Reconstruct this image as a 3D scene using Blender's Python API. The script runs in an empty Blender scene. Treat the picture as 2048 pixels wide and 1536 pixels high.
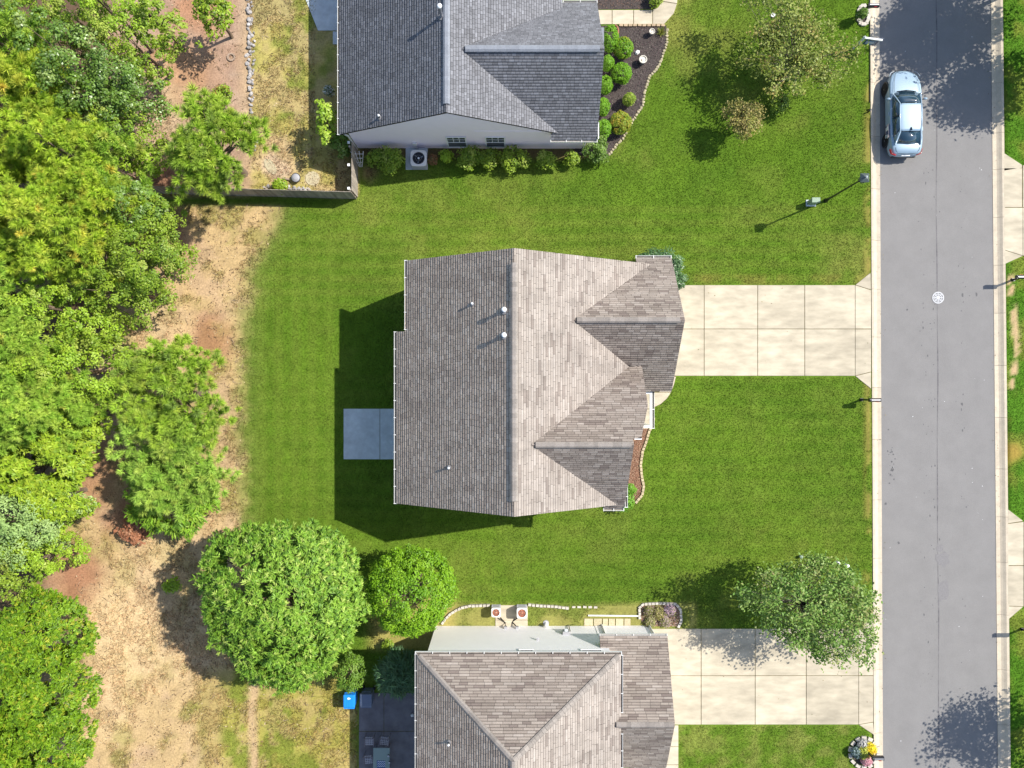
import bpy, math, random
import numpy as np
from mathutils import Vector, Matrix

random.seed(7)
rng = np.random.default_rng(7)
SC = bpy.context.scene
COL = SC.collection

# ------------------------------------------------------------------ camera, sky, sun, exposure
H, F = 43.0, 1548.0                       # drone height (m), focal length in photo pixels
cam = bpy.data.cameras.new('camera')
cam.sensor_width = 36.0
cam.lens = F / 2048 * 36.0
cam.clip_end = 3000
camo = bpy.data.objects.new('camera', cam)
camo.location = (0, 0, H)
COL.objects.link(camo)
SC.camera = camo

SUN = Vector((0.79, 0.329, 1.0)).normalized()
ELEV = math.asin(SUN.z)
AZ = math.atan2(SUN.x, SUN.y)
W = bpy.data.worlds.new('World')
SC.world = W
W.use_nodes = True
nt = W.node_tree
sky = nt.nodes.new('ShaderNodeTexSky')
sky.sky_type = 'NISHITA'
sky.sun_disc = False
sky.sun_elevation = ELEV
sky.sun_rotation = AZ
sky.air_density = 1.0
sky.dust_density = 1.0
bg = nt.nodes['Background']
bg.inputs['Strength'].default_value = 0.14
nt.links.new(sky.outputs[0], bg.inputs['Color'])

sl = bpy.data.lights.new('sun', 'SUN')
sl.energy = 4.6
sl.angle = math.radians(0.53)
sl.color = (1.0, 0.95, 0.86)
so = bpy.data.objects.new('sun', sl)
so.rotation_euler = SUN.to_track_quat('Z', 'Y').to_euler()
so.location = (40, 20, 60)
COL.objects.link(so)

SC.view_settings.view_transform = 'Standard'
SC.view_settings.look = 'None'
SC.view_settings.gamma = 1.0
SC.view_settings.use_curve_mapping = False
SC.view_settings.exposure = 0.55

# ------------------------------------------------------------------ helpers
def P(px, py, h=0.0):
    k = (H - h) / F
    return ((px - 1024) * k, (768 - py) * k, h)

def G(px, py):
    k = H / F
    return ((px - 1024) * k, (768 - py) * k)

def mat(name, col=(.5, .5, .5), rough=.8, spec=.3, metal=0.0, noise=0.0, nscale=4.0, bump=0.0, bscale=60.0,
        tint=False, transl=0.0, rand=0.0, noise2=0.0, nscale2=0.4, coat=0.0, stretch=None):
    m = bpy.data.materials.new(name)
    m.use_nodes = True
    N, L = m.node_tree.nodes, m.node_tree.links
    b = N['Principled BSDF']
    b.inputs['Roughness'].default_value = rough
    b.inputs['Specular IOR Level'].default_value = spec
    b.inputs['Metallic'].default_value = metal
    if coat:
        b.inputs['Coat Weight'].default_value = coat
        b.inputs['Coat Roughness'].default_value = .05
    if tint:
        a = N.new('ShaderNodeAttribute')
        a.attribute_name = 'tint'
        cur = a.outputs['Color']
    else:
        r = N.new('ShaderNodeRGB')
        r.outputs[0].default_value = (*col, 1)
        cur = r.outputs[0]
    geo = N.new('ShaderNodeNewGeometry')
    pos = geo.outputs['Position']
    if stretch:
        vm = N.new('ShaderNodeVectorMath'); vm.operation = 'MULTIPLY'
        vm.inputs[1].default_value = stretch
        L.new(pos, vm.inputs[0]); pos = vm.outputs[0]

    def mul(cur, amount, fac_socket, lo=.28, hi=.72):
        mr = N.new('ShaderNodeMapRange')
        mr.inputs['From Min'].default_value = lo
        mr.inputs['From Max'].default_value = hi
        mr.inputs['To Min'].default_value = 1 - amount
        mr.inputs['To Max'].default_value = 1 + amount
        L.new(fac_socket, mr.inputs['Value'])
        v = N.new('ShaderNodeVectorMath'); v.operation = 'SCALE'
        L.new(cur, v.inputs[0]); L.new(mr.outputs[0], v.inputs['Scale'])
        return v.outputs[0]
    for amt, scl, det in ((noise, nscale, 4), (noise2, nscale2, 3)):
        if amt:
            t = N.new('ShaderNodeTexNoise')
            t.inputs['Scale'].default_value = scl
            t.inputs['Detail'].default_value = det
            t.inputs['Roughness'].default_value = .65
            L.new(pos, t.inputs['Vector'])
            cur = mul(cur, amt, t.outputs['Fac'])
    if rand:
        oi = N.new('ShaderNodeObjectInfo')
        cur = mul(cur, rand, oi.outputs['Random'], 0, 1)
    L.new(cur, b.inputs['Base Color'])
    if bump:
        t = N.new('ShaderNodeTexNoise')
        t.inputs['Scale'].default_value = bscale
        t.inputs['Detail'].default_value = 3
        L.new(geo.outputs['Position'], t.inputs['Vector'])
        bp = N.new('ShaderNodeBump')
        bp.inputs['Strength'].default_value = bump
        bp.inputs['Distance'].default_value = .02
        L.new(t.outputs['Fac'], bp.inputs['Height'])
        L.new(bp.outputs[0], b.inputs['Normal'])
    if transl:
        tr = N.new('ShaderNodeBsdfTranslucent')
        L.new(cur, tr.inputs['Color'])
        mx = N.new('ShaderNodeMixShader')
        mx.inputs[0].default_value = transl
        L.new(b.outputs[0], mx.inputs[1]); L.new(tr.outputs[0], mx.inputs[2])
        L.new(mx.outputs[0], N['Material Output'].inputs['Surface'])
    return m

def setprops(o, label=None, cat=None, group=None, kind=None):
    if label: o['label'] = label
    if cat: o['category'] = cat
    if group: o['group'] = group
    if kind: o['kind'] = kind
    return o

def empty(name, loc, label, cat, group=None, rz=0.0):
    o = bpy.data.objects.new(name, None)
    o.empty_display_size = .3
    o.location = loc
    o.rotation_euler = (0, 0, rz)
    COL.objects.link(o)
    return setprops(o, label, cat, group)

def link(name, me, m, parent=None, world=False):
    """Link mesh as object. world=True: mesh is in world space, parent is moved (unrotated or not)."""
    o = bpy.data.objects.new(name, me)
    if m is not None and not me.materials:
        me.materials.append(m)
    COL.objects.link(o)
    if parent is not None:
        o.parent = parent
        if world:
            mw = Matrix.Identity(4)
            p = parent
            chain = []
            while p is not None:
                chain.append(p); p = p.parent
            for p in reversed(chain):
                mw = mw @ (p.matrix_parent_inverse @ Matrix.LocRotScale(p.location, p.rotation_euler, p.scale))
            o.matrix_parent_inverse = mw.inverted()
    return o

def npmesh(name, V, Fa, tint=None, smooth=False):
    """fast mesh: V (n,3), Fa (m,k) with equal k; tint (m,3) per face"""
    V = np.asarray(V, dtype=np.float32); Fa = np.asarray(Fa, dtype=np.int32)
    me = bpy.data.meshes.new(name)
    m, k = Fa.shape
    me.vertices.add(len(V)); me.vertices.foreach_set('co', V.ravel())
    me.loops.add(m * k); me.loops.foreach_set('vertex_index', Fa.ravel())
    me.polygons.add(m)
    me.polygons.foreach_set('loop_start', np.arange(0, m * k, k, dtype=np.int32))
    me.polygons.foreach_set('loop_total', np.full(m, k, dtype=np.int32))
    if smooth:
        me.polygons.foreach_set('use_smooth', np.ones(m, dtype=bool))
    me.update(calc_edges=True)
    if tint is not None:
        a = me.attributes.new('tint', 'FLOAT_COLOR', 'CORNER')
        t = np.ones((m, k, 4), dtype=np.float32)
        t[:, :, :3] = np.asarray(tint, dtype=np.float32)[:, None, :]
        a.data.foreach_set('color', t.ravel())
    return me

class MB:
    def __init__(s): s.V = []; s.F = []
    def add(s, V, Fs):
        n = len(s.V); s.V += [tuple(v) for v in V]; s.F += [tuple(i + n for i in f) for f in Fs]; return s
    def box(s, c, d, rz=0.0, M=None, taper=1.0):
        x, y, z = d[0] / 2, d[1] / 2, d[2] / 2
        vs = [(-x, -y, -z), (x, -y, -z), (x, y, -z), (-x, y, -z),
              (-x * taper, -y * taper, z), (x * taper, -y * taper, z), (x * taper, y * taper, z), (-x * taper, y * taper, z)]
        ca, sa = math.cos(rz), math.sin(rz)
        out = []
        for v in vs:
            if M is not None:
                v = M @ Vector(v)
            out.append((c[0] + v[0] * ca - v[1] * sa, c[1] + v[0] * sa + v[1] * ca, c[2] + v[2]))
        return s.add(out, [(3, 2, 1, 0), (4, 5, 6, 7), (0, 1, 5, 4), (1, 2, 6, 5), (2, 3, 7, 6), (3, 0, 4, 7)])
    def prism(s, poly, z0, z1, inset=0.0):
        n = len(poly)
        ar = sum(poly[i][0] * poly[(i + 1) % n][1] - poly[(i + 1) % n][0] * poly[i][1] for i in range(n))
        if ar < 0: poly = poly[::-1]
        zt = z1 if callable(z1) else (lambda x, y: z1)
        zb = z0 if callable(z0) else (lambda x, y: z0)
        V = [(x, y, zb(x, y)) for x, y in poly] + [(x, y, zt(x, y)) for x, y in poly]
        Fs = [tuple(range(n - 1, -1, -1)), tuple(range(n, 2 * n))]
        Fs += [(i, (i + 1) % n, n + (i + 1) % n, n + i) for i in range(n)]
        return s.add(V, Fs)
    def tube(s, pts, rad, n=8, cap=True):
        pts = [Vector(p) for p in pts]
        if not hasattr(rad, '__len__'): rad = [rad] * len(pts)
        V = []; Fs = []
        for i, p in enumerate(pts):
            d = (pts[min(i + 1, len(pts) - 1)] - pts[max(i - 1, 0)]).normalized()
            a = d.cross(Vector((0, 0, 1)) if abs(d.z) < .9 else Vector((1, 0, 0))).normalized()
            b = d.cross(a)
            for k in range(n):
                t = 2 * math.pi * k / n
                V.append(p + (a * math.cos(t) + b * math.sin(t)) * rad[i])
        for i in range(len(pts) - 1):
            for k in range(n):
                Fs.append((i * n + k, i * n + (k + 1) % n, (i + 1) * n + (k + 1) % n, (i + 1) * n + k))
        if cap:
            Fs.append(tuple(range(n))); Fs.append(tuple(reversed(range((len(pts) - 1) * n, len(pts) * n))))
        return s.add(V, Fs)
    def lathe(s, prof, n=16, c=(0, 0, 0)):
        V = []; Fs = []
        for r, z in prof:
            for k in range(n):
                t = 2 * math.pi * k / n
                V.append((c[0] + r * math.cos(t), c[1] + r * math.sin(t), c[2] + z))
        for i in range(len(prof) - 1):
            for k in range(n):
                Fs.append((i * n + k, i * n + (k + 1) % n, (i + 1) * n + (k + 1) % n, (i + 1) * n + k))
        if prof[0][0] > 1e-4: Fs.append(tuple(reversed(range(n))))
        if prof[-1][0] > 1e-4: Fs.append(tuple(range((len(prof) - 1) * n, len(prof) * n)))
        return s.add(V, Fs)
    def mesh(s, name, smooth=False):
        me = bpy.data.meshes.new(name)
        me.from_pydata(s.V, [], s.F)
        if smooth:
            for p in me.polygons: p.use_smooth = True
        me.update()
        return me
    def obj(s, name, m, parent=None, world=False, smooth=False):
        return link(name, s.mesh(name, smooth), m, parent, world)

def bevel(o, w=.02, seg=2):
    b = o.modifiers.new('bevel', 'BEVEL'); b.width = w; b.segments = seg; b.limit_method = 'ANGLE'
    return o

# value noise in numpy
_lat = np.random.default_rng(3).random((256, 256))
def vnoise(x, y, s=0):
    x = np.asarray(x, float) + s * 17.3; y = np.asarray(y, float) + s * 31.7
    xi = np.floor(x).astype(int); yi = np.floor(y).astype(int)
    fx = x - xi; fy = y - yi
    fx = fx * fx * (3 - 2 * fx); fy = fy * fy * (3 - 2 * fy)
    a = _lat[yi & 255, xi & 255]; b = _lat[yi & 255, (xi + 1) & 255]
    c = _lat[(yi + 1) & 255, xi & 255]; d = _lat[(yi + 1) & 255, (xi + 1) & 255]
    return (a * (1 - fx) + b * fx) * (1 - fy) + (c * (1 - fx) + d * fx) * fy
def fbm(x, y, s=0, o=4):
    t = 0; a = .5; n = 0
    for i in range(o):
        t = t + a * vnoise(x * 2 ** i, y * 2 ** i, s + i * 3); n += a; a *= .55
    return t / n
def sm(a, b, x):
    t = np.clip((np.asarray(x, float) - a) / (b - a), 0, 1)
    return t * t * (3 - 2 * t)
def inpoly(poly, x, y):
    x = np.asarray(x); y = np.asarray(y)
    r = np.zeros(x.shape, bool)
    n = len(poly)
    for i in range(n):
        x0, y0 = poly[i]; x1, y1 = poly[(i + 1) % n]
        if y0 == y1: continue
        c = ((y0 > y) != (y1 > y)) & (x < (x1 - x0) * (y - y0) / (y1 - y0) + x0)
        r ^= c
    return r

# ------------------------------------------------------------------ materials
M = {}
M['ground'] = mat('ground_soil', tint=True, rough=.95, spec=.1, noise=.28, nscale=9, noise2=.12, nscale2=30, bump=.6, bscale=25)
M['grass'] = mat('grass_blades', tint=True, rough=.7, spec=.15, transl=.25)
M['asphalt'] = mat('asphalt', (.212, .204, .198), .92, .25, noise=.16, nscale=38, noise2=.06, nscale2=.9, bump=.5, bscale=90)
M['asphalt_seam'] = mat('asphalt_seam', (.145, .138, .14), .9, .2, noise=.35, nscale=4)
M['oil'] = mat('oil_spots', (.1, .098, .1), .7, .3)
M['wet'] = mat('asphalt_patch', (.195, .187, .187), .9, .2, noise=.12, nscale=12)
M['concrete'] = mat('concrete', (.45, .395, .297), .9, .25, noise=.16, nscale=2.2, rand=.10, noise2=.15, nscale2=.55, bump=.25, bscale=50, stretch=(.45, 1.2, 1))
M['curb'] = mat('curb_concrete', (.50, .43, .33), .9, .25, noise=.12, nscale=2.5, rand=.05, noise2=.08, nscale2=18, bump=.25, bscale=60)
M['patio'] = mat('patio_concrete', (.50, .55, .57), .9, .25, noise2=.14, nscale2=1.1, noise=.12, nscale=3, rand=.03, bump=.2, bscale=50)  # concrete with the blue of skylight in shade mixed into its colour
M['patio_dark'] = mat('patio_concrete_dark', (.16, .15, .16), .9, .2, noise=.25, nscale=1.6, rand=.06, bump=.3, bscale=40)  # darker concrete with uneven tone
M['joint'] = mat('mossy_joint', (.13, .11, .05), .95, .1, noise=.5, nscale=5)
M['shingle_tan'] = mat('tan_shingles', tint=True, rough=.95, spec=.1, noise=.17, nscale=.75, noise2=.10, nscale2=28, bump=.5, bscale=90, stretch=(.55, 2.0, 1))
M['shingle_grey'] = mat('grey_shingles', tint=True, rough=.9, spec=.15, noise=.05, nscale=.5, noise2=.14, nscale2=30, bump=.5, bscale=90)
M['cap_tan'] = mat('tan_ridge_cap', (.27, .24, .215), .95, .1, noise=.18, nscale=14, rand=.16, bump=.4, bscale=80)
M['cap_grey'] = mat('grey_ridge_cap', (.235, .25, .28), .9, .15, noise=.15, nscale=14, rand=.08, bump=.4, bscale=80)
M['deck'] = mat('roof_deck_dark', (.055, .05, .048), .95, .1)
M['siding'] = mat('white_vinyl_siding', (.93, .90, .91), .6, .3, noise=.02, nscale=2)
M['siding_l'] = mat('white_siding_shade_tint', (.93, .82, .94), .6, .3, noise=.02, nscale=2)  # white siding; lavender mixed in to cancel green bounce on the shaded wall
M['siding2'] = mat('cream_siding', (.62, .58, .5), .6, .3, noise=.03, nscale=2)
M['trim'] = mat('white_trim', (.80, .80, .80), .5, .4)
M['gutter'] = mat('white_gutter_metal', (.62, .62, .60), .45, .4, noise=.06, nscale=6)
M['gutter_in'] = mat('gutter_inside_dark', (.20, .18, .16), .9, .1, noise=.3, nscale=9)  # darker mottled tone for the floor of the channel
M['glass'] = mat('window_glass', (.05, .065, .075), .08, .6)
M['screen'] = mat('window_screen', (.10, .11, .13), .6, .3)
M['pipe_w'] = mat('white_vent_metal', (.72, .73, .74), .4, .4)
M['pipe_g'] = mat('galvanised_metal', (.38, .38, .40), .45, .5, metal=.6)
M['black'] = mat('black_painted_metal', (.012, .012, .014), .35, .5)
M['leadflash'] = mat('lead_flashing', (.18, .18, .19), .7, .3)
M['bark'] = mat('bark', (.16, .12, .085), .95, .1, noise=.3, nscale=8, bump=.6, bscale=25)
M['bark_grey'] = mat('grey_bark', (.30, .26, .22), .95, .1, noise=.3, nscale=8, bump=.6, bscale=25)
M['leaf'] = mat('leaf', tint=True, rough=.5, spec=.3, transl=.22)
M['leaf_gloss'] = mat('glossy_leaf', tint=True, rough=.38, spec=.5, transl=.15)
M['needle'] = mat('needle', tint=True, rough=.6, spec=.25, transl=.15)
M['mulch_dark'] = mat('dark_mulch', (.075, .062, .057), .95, .1, noise=.4, nscale=26, bump=.8, bscale=40)
M['mulch_red'] = mat('red_mulch', (.24, .135, .09), .95, .1, noise=.35, nscale=26, bump=.8, bscale=40)
M['chips'] = mat('mulch_chips', tint=True, rough=.95, spec=.1)
M['stone'] = mat('edging_stone', (.40, .35, .235), .95, .1, noise=.25, nscale=10, rand=.14, bump=.5, bscale=40)
M['rock'] = mat('grey_rock', (.36, .34, .33), .95, .15, noise=.35, nscale=9, rand=.3, bump=.6, bscale=30)
M['whiterock'] = mat('white_rock', (.74, .73, .70), .9, .2, noise=.1, nscale=12)
M['brick'] = mat('edging_brick', (.44, .36, .235), .95, .1, noise=.22, nscale=16, rand=.1, bump=.4, bscale=60)
M['blockw'] = mat('pale_block', (.50, .46, .40), .95, .1, noise=.2, nscale=10, rand=.1, bump=.4, bscale=50)
M['brickpink'] = mat('terracotta_edging', (.40, .30, .20), .95, .1, noise=.2, nscale=12, rand=.08)
M['fence'] = mat('weathered_fence_wood', (.36, .31, .26), .95, .1, noise=.25, nscale=6, rand=.22, bump=.5, bscale=40, stretch=(1, 1, .15))
M['tan_paver'] = mat('tan_paver', (.47, .41, .27), .95, .1, noise=.18, nscale=8, rand=.08)
M['pot'] = mat('pale_ceramic_pot', (.62, .58, .49), .5, .4, noise=.1, nscale=10)
M['potdark'] = mat('dark_pot_side', (.10, .11, .12), .6, .3)
M['soil'] = mat('pot_soil', (.20, .115, .07), .95, .1, noise=.5, nscale=20)
M['terra'] = mat('terracotta', (.32, .15, .09), .8, .2, noise=.2, nscale=14)
M['ac'] = mat('ac_beige_metal', (.66, .64, .62), .5, .35)
M['ac_side'] = mat('ac_louvre_grey', (.32, .32, .34), .55, .4)
M['ac_dark'] = mat('ac_inside_dark', (.02, .022, .03), .7, .2)
M['ac_rust'] = mat('ac_inside_rust', (.30, .10, .055), .9, .1, noise=.5, nscale=14)
M['fan'] = mat('fan_blade_grey', (.13, .15, .18), .5, .4, metal=.3)
M['fan_rust'] = mat('fan_blade_rusty', (.42, .20, .13), .85, .15, noise=.4, nscale=14)
M['paint'] = mat('silver_blue_car_paint', (.27, .37, .46), .48, .4, metal=.1, coat=.9)
M['cglass'] = mat('car_glass', (.018, .045, .07), .04, .9, coat=.6)
M['tyre'] = mat('tyre_rubber', (.02, .02, .021), .85, .2)
M['rim'] = mat('alloy_rim', (.42, .43, .45), .3, .5, metal=.8)
M['tail'] = mat('red_tail_light', (.55, .02, .03), .15, .6)
M['head'] = mat('headlight_lens', (.62, .66, .7), .08, .7)
M['plastic_dk'] = mat('dark_plastic', (.03, .032, .036), .5, .4)
M['navy'] = mat('navy_print', (.025, .05, .12), .4, .4)
M['cyanp'] = mat('pale_blue_print', (.38, .52, .66), .45, .3)
M['pinkp'] = mat('pink_grey_print', (.58, .47, .47), .5, .3)
M['whitep'] = mat('white_print', (.80, .81, .82), .5, .3)
M['postw'] = mat('white_vinyl_post', (.66, .68, .67), .5, .4)
M['binblue'] = mat('blue_bin_plastic', (.015, .23, .74), .35, .4)
M['bingrey'] = mat('grey_bin_plastic', (.13, .16, .23), .4, .4)
M['chairm'] = mat('brown_chair_metal', (.16, .14, .16), .5, .4)
M['strap'] = mat('pale_vinyl_strap', (.46, .44, .47), .55, .3)
M['tglass'] = mat('frosted_table_glass', (.23, .29, .26), .15, .5)
M['cloth_b'] = mat('blue_zigzag_cloth', (.06, .10, .24), .8, .2)
M['cloth_w'] = mat('white_zigzag_cloth', (.62, .64, .66), .8, .2)
M['green_box'] = mat('green_utility_metal', (.22, .30, .21), .5, .3, noise=.1, nscale=8)
M['manhole'] = mat('pale_iron_cover', (.50, .50, .51), .65, .3, noise=.15, nscale=18)
M['manhole_d'] = mat('iron_cover_recess', (.13, .13, .135), .8, .2)
M['lampglass'] = mat('lamp_globe', (.62, .68, .70), .15, .5)
M['lamp_g'] = mat('grey_green_metal', (.07, .09, .09), .4, .5)
M['pvc'] = mat('white_pvc', (.74, .74, .72), .4, .4)
M['flower_pink'] = mat('pink_petals', (.72, .06, .18), .6, .2)
M['cabinet_dk'] = mat('dark_opening', (.02, .018, .017), .9, .1)
M['oldwood'] = mat('old_wood', (.33, .25, .19), .9, .1, noise=.2, nscale=8)

# ------------------------------------------------------------------ ground colour (albedo) in photo-plan coordinates
def disc(px, py, cx, cy, r, soft=.6, s=0, aspect=1.0):
    d = np.hypot((px - cx), (py - cy) * aspect)
    d = d + (fbm(px / 28., py / 28., s + 5) - .5) * r * .9
    return 1 - sm(r * (1 - soft), r * (1 + soft), d)

def gcol(px, py):
    px = np.asarray(px, float); py = np.asarray(py, float)
    c = np.zeros(px.shape + (3,))
    def mix(col, m):
        nonlocal c
        c = c * (1 - m[..., None]) + np.array(col) * m[..., None]
    nA = fbm(px / 130., py / 130., 1); nB = fbm(px / 45., py / 45., 2); nC = fbm(px / 14., py / 14., 3, 3); nD = fbm(px / 6., py / 6., 4, 2)
    one = np.ones(px.shape)
    mix((.086, .160, .013), one)
    mix((.104, .184, .015), sm(.45, .68, nA) * .7)
    mix((.140, .185, .030), sm(.52, .75, nB) * .3)
    mix((.064, .130, .011), sm(.55, .8, fbm(px / 75., py / 60., 9)) * .6)
    # mower lines
    st = .5 + .5 * np.sin(py / 4.4 + 1.5 * nA)
    mix((.145, .195, .028), st * .5 * sm(380, 430, py) * (1 - sm(590, 640, py)))
    st2 = .5 + .5 * np.sin(py / 4.8 + 2 * nA)
    mix((.135, .20, .024), st2 * .38 * sm(700, 760, py))
    st3 = .5 + .5 * np.sin(px / 5.5 + 1.5 * nA)
    mix((.14, .20, .026), st3 * .45 * (1 - sm(640, 700, px)) * sm(430, 500, py))
    # yellowish worn lawn
    yel = (.235, .235, .055)
    for cx, cy, r, a in ((1030, 455, 150, .5), (1375, 60, 95, .9), (1330, 20, 70, .9), (1700, 500, 55, .55), (1690, 175, 40, .5), (1725, 320, 40, .5),
                         (1480, 215, 60, .4), (1560, 190, 70, .6), (1240, 500, 70, .4), (1280, 300, 60, .45), (1400, 600, 70, .35), (1520, 410, 60, .3),
                         (1700, 545, 60, .55), (1600, 1130, 120, .5), (1420, 1190, 80, .5), (720, 405, 50, .4), (1340, 830, 50, .3), (1200, 1050, 90, .3),
                         (950, 1190, 120, .4), (800, 440, 110, .4)):
        mix(yel, disc(px, py, cx, cy, r, s=int(cx)) * a * .5 * (.25 + .75 * sm(.35, .65, nB)))
    mix((.28, .19, .06), sm(1722, 1738, px) * (1 - sm(1740, 1746, px)) * sm(.45, .6, nB) * .6)
    mix((.25, .19, .05), (1 - sm(4, 16, np.abs(py - 560))) * sm(1370, 1400, px) * (1 - sm(1720, 1740, px)) * .4 * sm(.4, .65, nB))
    # neighbour lawn lower right
    lr = sm(1345, 1352, px) * sm(1445, 1455, py) * (1 - sm(1742, 1748, px))
    mix((.20, .225, .05), lr * sm(.42, .66, fbm(px / 22., py / 22., 51)) * .7)
    # strip along the lower house
    ls = sm(1205, 1216, py + 6 * nC) * (1 - sm(1255, 1262, py)) * sm(880, 895, px) * (1 - sm(1385, 1400, px))
    mix((.25, .235, .07), ls * (.4 + .5 * sm(.4, .6, nB)))
    lt = sm(1195, 1215, py + 14 * nB) * (1 - sm(1290, 1310, py)) * sm(720, 760, px) * (1 - sm(900, 920, px))
    mix((.34, .29, .09), lt * .9)
    # --------- dry belt at the left of the main lawn
    edge = 492 + 40 * (fbm(px * 0, py / 70., 12) - .5) + 26 * (nC - .5)
    edge = edge + 55 * (1 - sm(420, 560, py))
    edge = edge - 20 * sm(560, 680, py)
    ml = (1 - sm(-28, 34, px - edge)) * sm(405, 418, py)
    mix((.22, .23, .07), (1 - sm(-30, 70, px - edge)) * sm(405, 418, py) * .65)
    mix((.45, .32, .16), ml)
    mix((.28, .25, .075), ml * sm(.46, .62, nB) * .75)
    mix((.42, .29, .175), ml * sm(.52, .68, fbm(px / 60., py / 60., 21)) * .8)
    for cx, cy, r, a in ((410, 690, 55, .8), (160, 1160, 60, .9), (262, 1050, 55, .8), (330, 470, 55, .6), (190, 940, 60, .7), (400, 1130, 50, .2), (200, 1360, 40, .6)):
        mix((.31, .15, .085), ml * disc(px, py, cx, cy, r, s=cx) * a)
    for cx, cy, r, a in ((235, 1262, 75, .95), (330, 680, 60, .6), (270, 1140, 70, .4), (380, 1280, 70, .5), (250, 1330, 80, .6), (330, 1100, 70, .5), (210, 1420, 60, .6), (430, 1090, 60, .3)):
        mix((.58, .43, .24), ml * disc(px, py, cx, cy, r, s=cx) * a)
    # lower left neighbour yard
    ly = sm(370, 430, px + 50 * (nB - .5)) * sm(1320, 1365, py + 30 * (nB - .5)) * (1 - sm(712, 716, px))
    mix((.31, .275, .065), ly)
    mix((.16, .21, .028), ly * sm(.47, .64, nB) * .75)
    mix((.42, .31, .13), ly * sm(.52, .66, fbm(px / 33., py / 33., 31)) * .6)
    mix((.46, .32, .18), ly * (1 - sm(5, 13, np.abs(px - 506 - 6 * (nB - .5)))) * .9)
    mix((.40, .28, .13), ly * (1 - sm(6, 30, np.abs(px - 425))) * .7)
    # --------- upper left neighbour yard (inside the fence)
    uy = (1 - sm(388, 396, py)) * (1 - sm(715, 718, px))
    mix((.36, .31, .095), uy)
    mix((.155, .205, .03), uy * sm(.45, .62, fbm(px / 55., py / 55., 41)) * .75 * (1 - sm(230, 300, py)))
    mix((.44, .325, .17), uy * sm(.42, .58, nB) * .6)
    mix((.46, .33, .19), uy * sm(225, 300, py) * (1 - sm(640, 700, px)) * .65 * sm(.3, .55, nB))
    mul_ = uy * (1 - sm(494, 508, px + 8 * (nC - .5)))
    mix((.335, .22, .155), mul_)
    mix((.40, .29, .215), mul_ * sm(.45, .65, nB) * .7)
    mix((.40, .22, .11), mul_ * disc(px, py, 345, 150, 70, s=2) * .7)
    mix((.48, .36, .22), mul_ * disc(px, py, 315, 235, 45, s=4, aspect=.5) * .9)
    mix((.39, .20, .11), mul_ * disc(px, py, 400, 20, 50, s=6) * .8)
    mix((.45, .33, .18), mul_ * sm(460, 500, px) * .5)
    mix((.24, .115, .065), uy * disc(px, py, 330, 360, 45, s=7) * .8)
    for cx, cy, r in ((625, 357, 13), (560, 340, 22), (540, 330, 20)):
        mix((.50, .38, .25), uy * disc(px, py, cx, cy, r, .3, s=cx))
    # shaded shrub soil along upper house
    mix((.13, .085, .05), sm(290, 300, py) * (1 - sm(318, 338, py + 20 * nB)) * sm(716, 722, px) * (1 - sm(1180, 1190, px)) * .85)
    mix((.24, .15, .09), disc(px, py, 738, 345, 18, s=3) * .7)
    # forest floor
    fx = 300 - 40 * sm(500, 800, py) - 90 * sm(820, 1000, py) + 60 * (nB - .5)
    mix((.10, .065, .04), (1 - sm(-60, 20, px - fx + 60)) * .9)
    # verge across the road
    rv = sm(2000, 2004, px)
    mix((.075, .18, .013), rv)
    mix((.19, .22, .035), rv * sm(.48, .66, nB) * .7)
    trk = (1 - sm(3, 10, np.abs(px - 2028 + 6 * np.sin(py / 40.) + 10 * (nC - .5)))) * sm(540, 560, py) * (1 - sm(770, 790, py))
    mix((.44, .31, .17), rv * trk * sm(.35, .5, nC))
    mix((.34, .2, .05), rv * disc(px, py, 2022, 905, 22, s=9) * .7)
    c = c * (.76 + .40 * nC)[..., None] * (.9 + .2 * nD)[..., None]
    return c

# road edges in plan (px at ground), slightly slanted
def xa_l(py): return 1760 + 7.5 * py / 1536
def xc_l(py): return 1740 + 7.5 * py / 1536
def xa_r(py): return 1984 + 14 * py / 1536
def xc_r(py): return 2005 + 15.5 * py / 1536

# ground sheet: fine inside the frame, coarse rings to the horizon
def axis(lo, hi, step, far):
    a = list(np.arange(lo, hi + 1e-6, step))
    d = step
    x = a[-1]
    while x < far: d *= 1.7; x += d; a.append(x)
    x = a[0]; d = step
    while x > -far: d *= 1.7; x -= d; a.insert(0, x)
    return np.array(a)
gx = axis(-33, 33, .2, 900); gy = axis(-26, 26, .2, 900)
GX, GY = np.meshgrid(gx, gy)
gpx = 1024 + GX * F / H; gpy = 768 - GY * F / H
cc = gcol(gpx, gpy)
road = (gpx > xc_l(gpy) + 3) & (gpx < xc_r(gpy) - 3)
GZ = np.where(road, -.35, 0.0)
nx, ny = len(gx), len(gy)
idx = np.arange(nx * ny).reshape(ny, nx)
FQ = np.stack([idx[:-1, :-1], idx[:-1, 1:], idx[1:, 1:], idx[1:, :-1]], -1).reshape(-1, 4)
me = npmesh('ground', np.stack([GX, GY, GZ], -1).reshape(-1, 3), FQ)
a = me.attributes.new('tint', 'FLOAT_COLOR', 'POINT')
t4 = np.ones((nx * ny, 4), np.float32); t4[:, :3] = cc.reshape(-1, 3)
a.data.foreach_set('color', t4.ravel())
setprops(link('ground', me, M['ground']), kind='structure')

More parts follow.
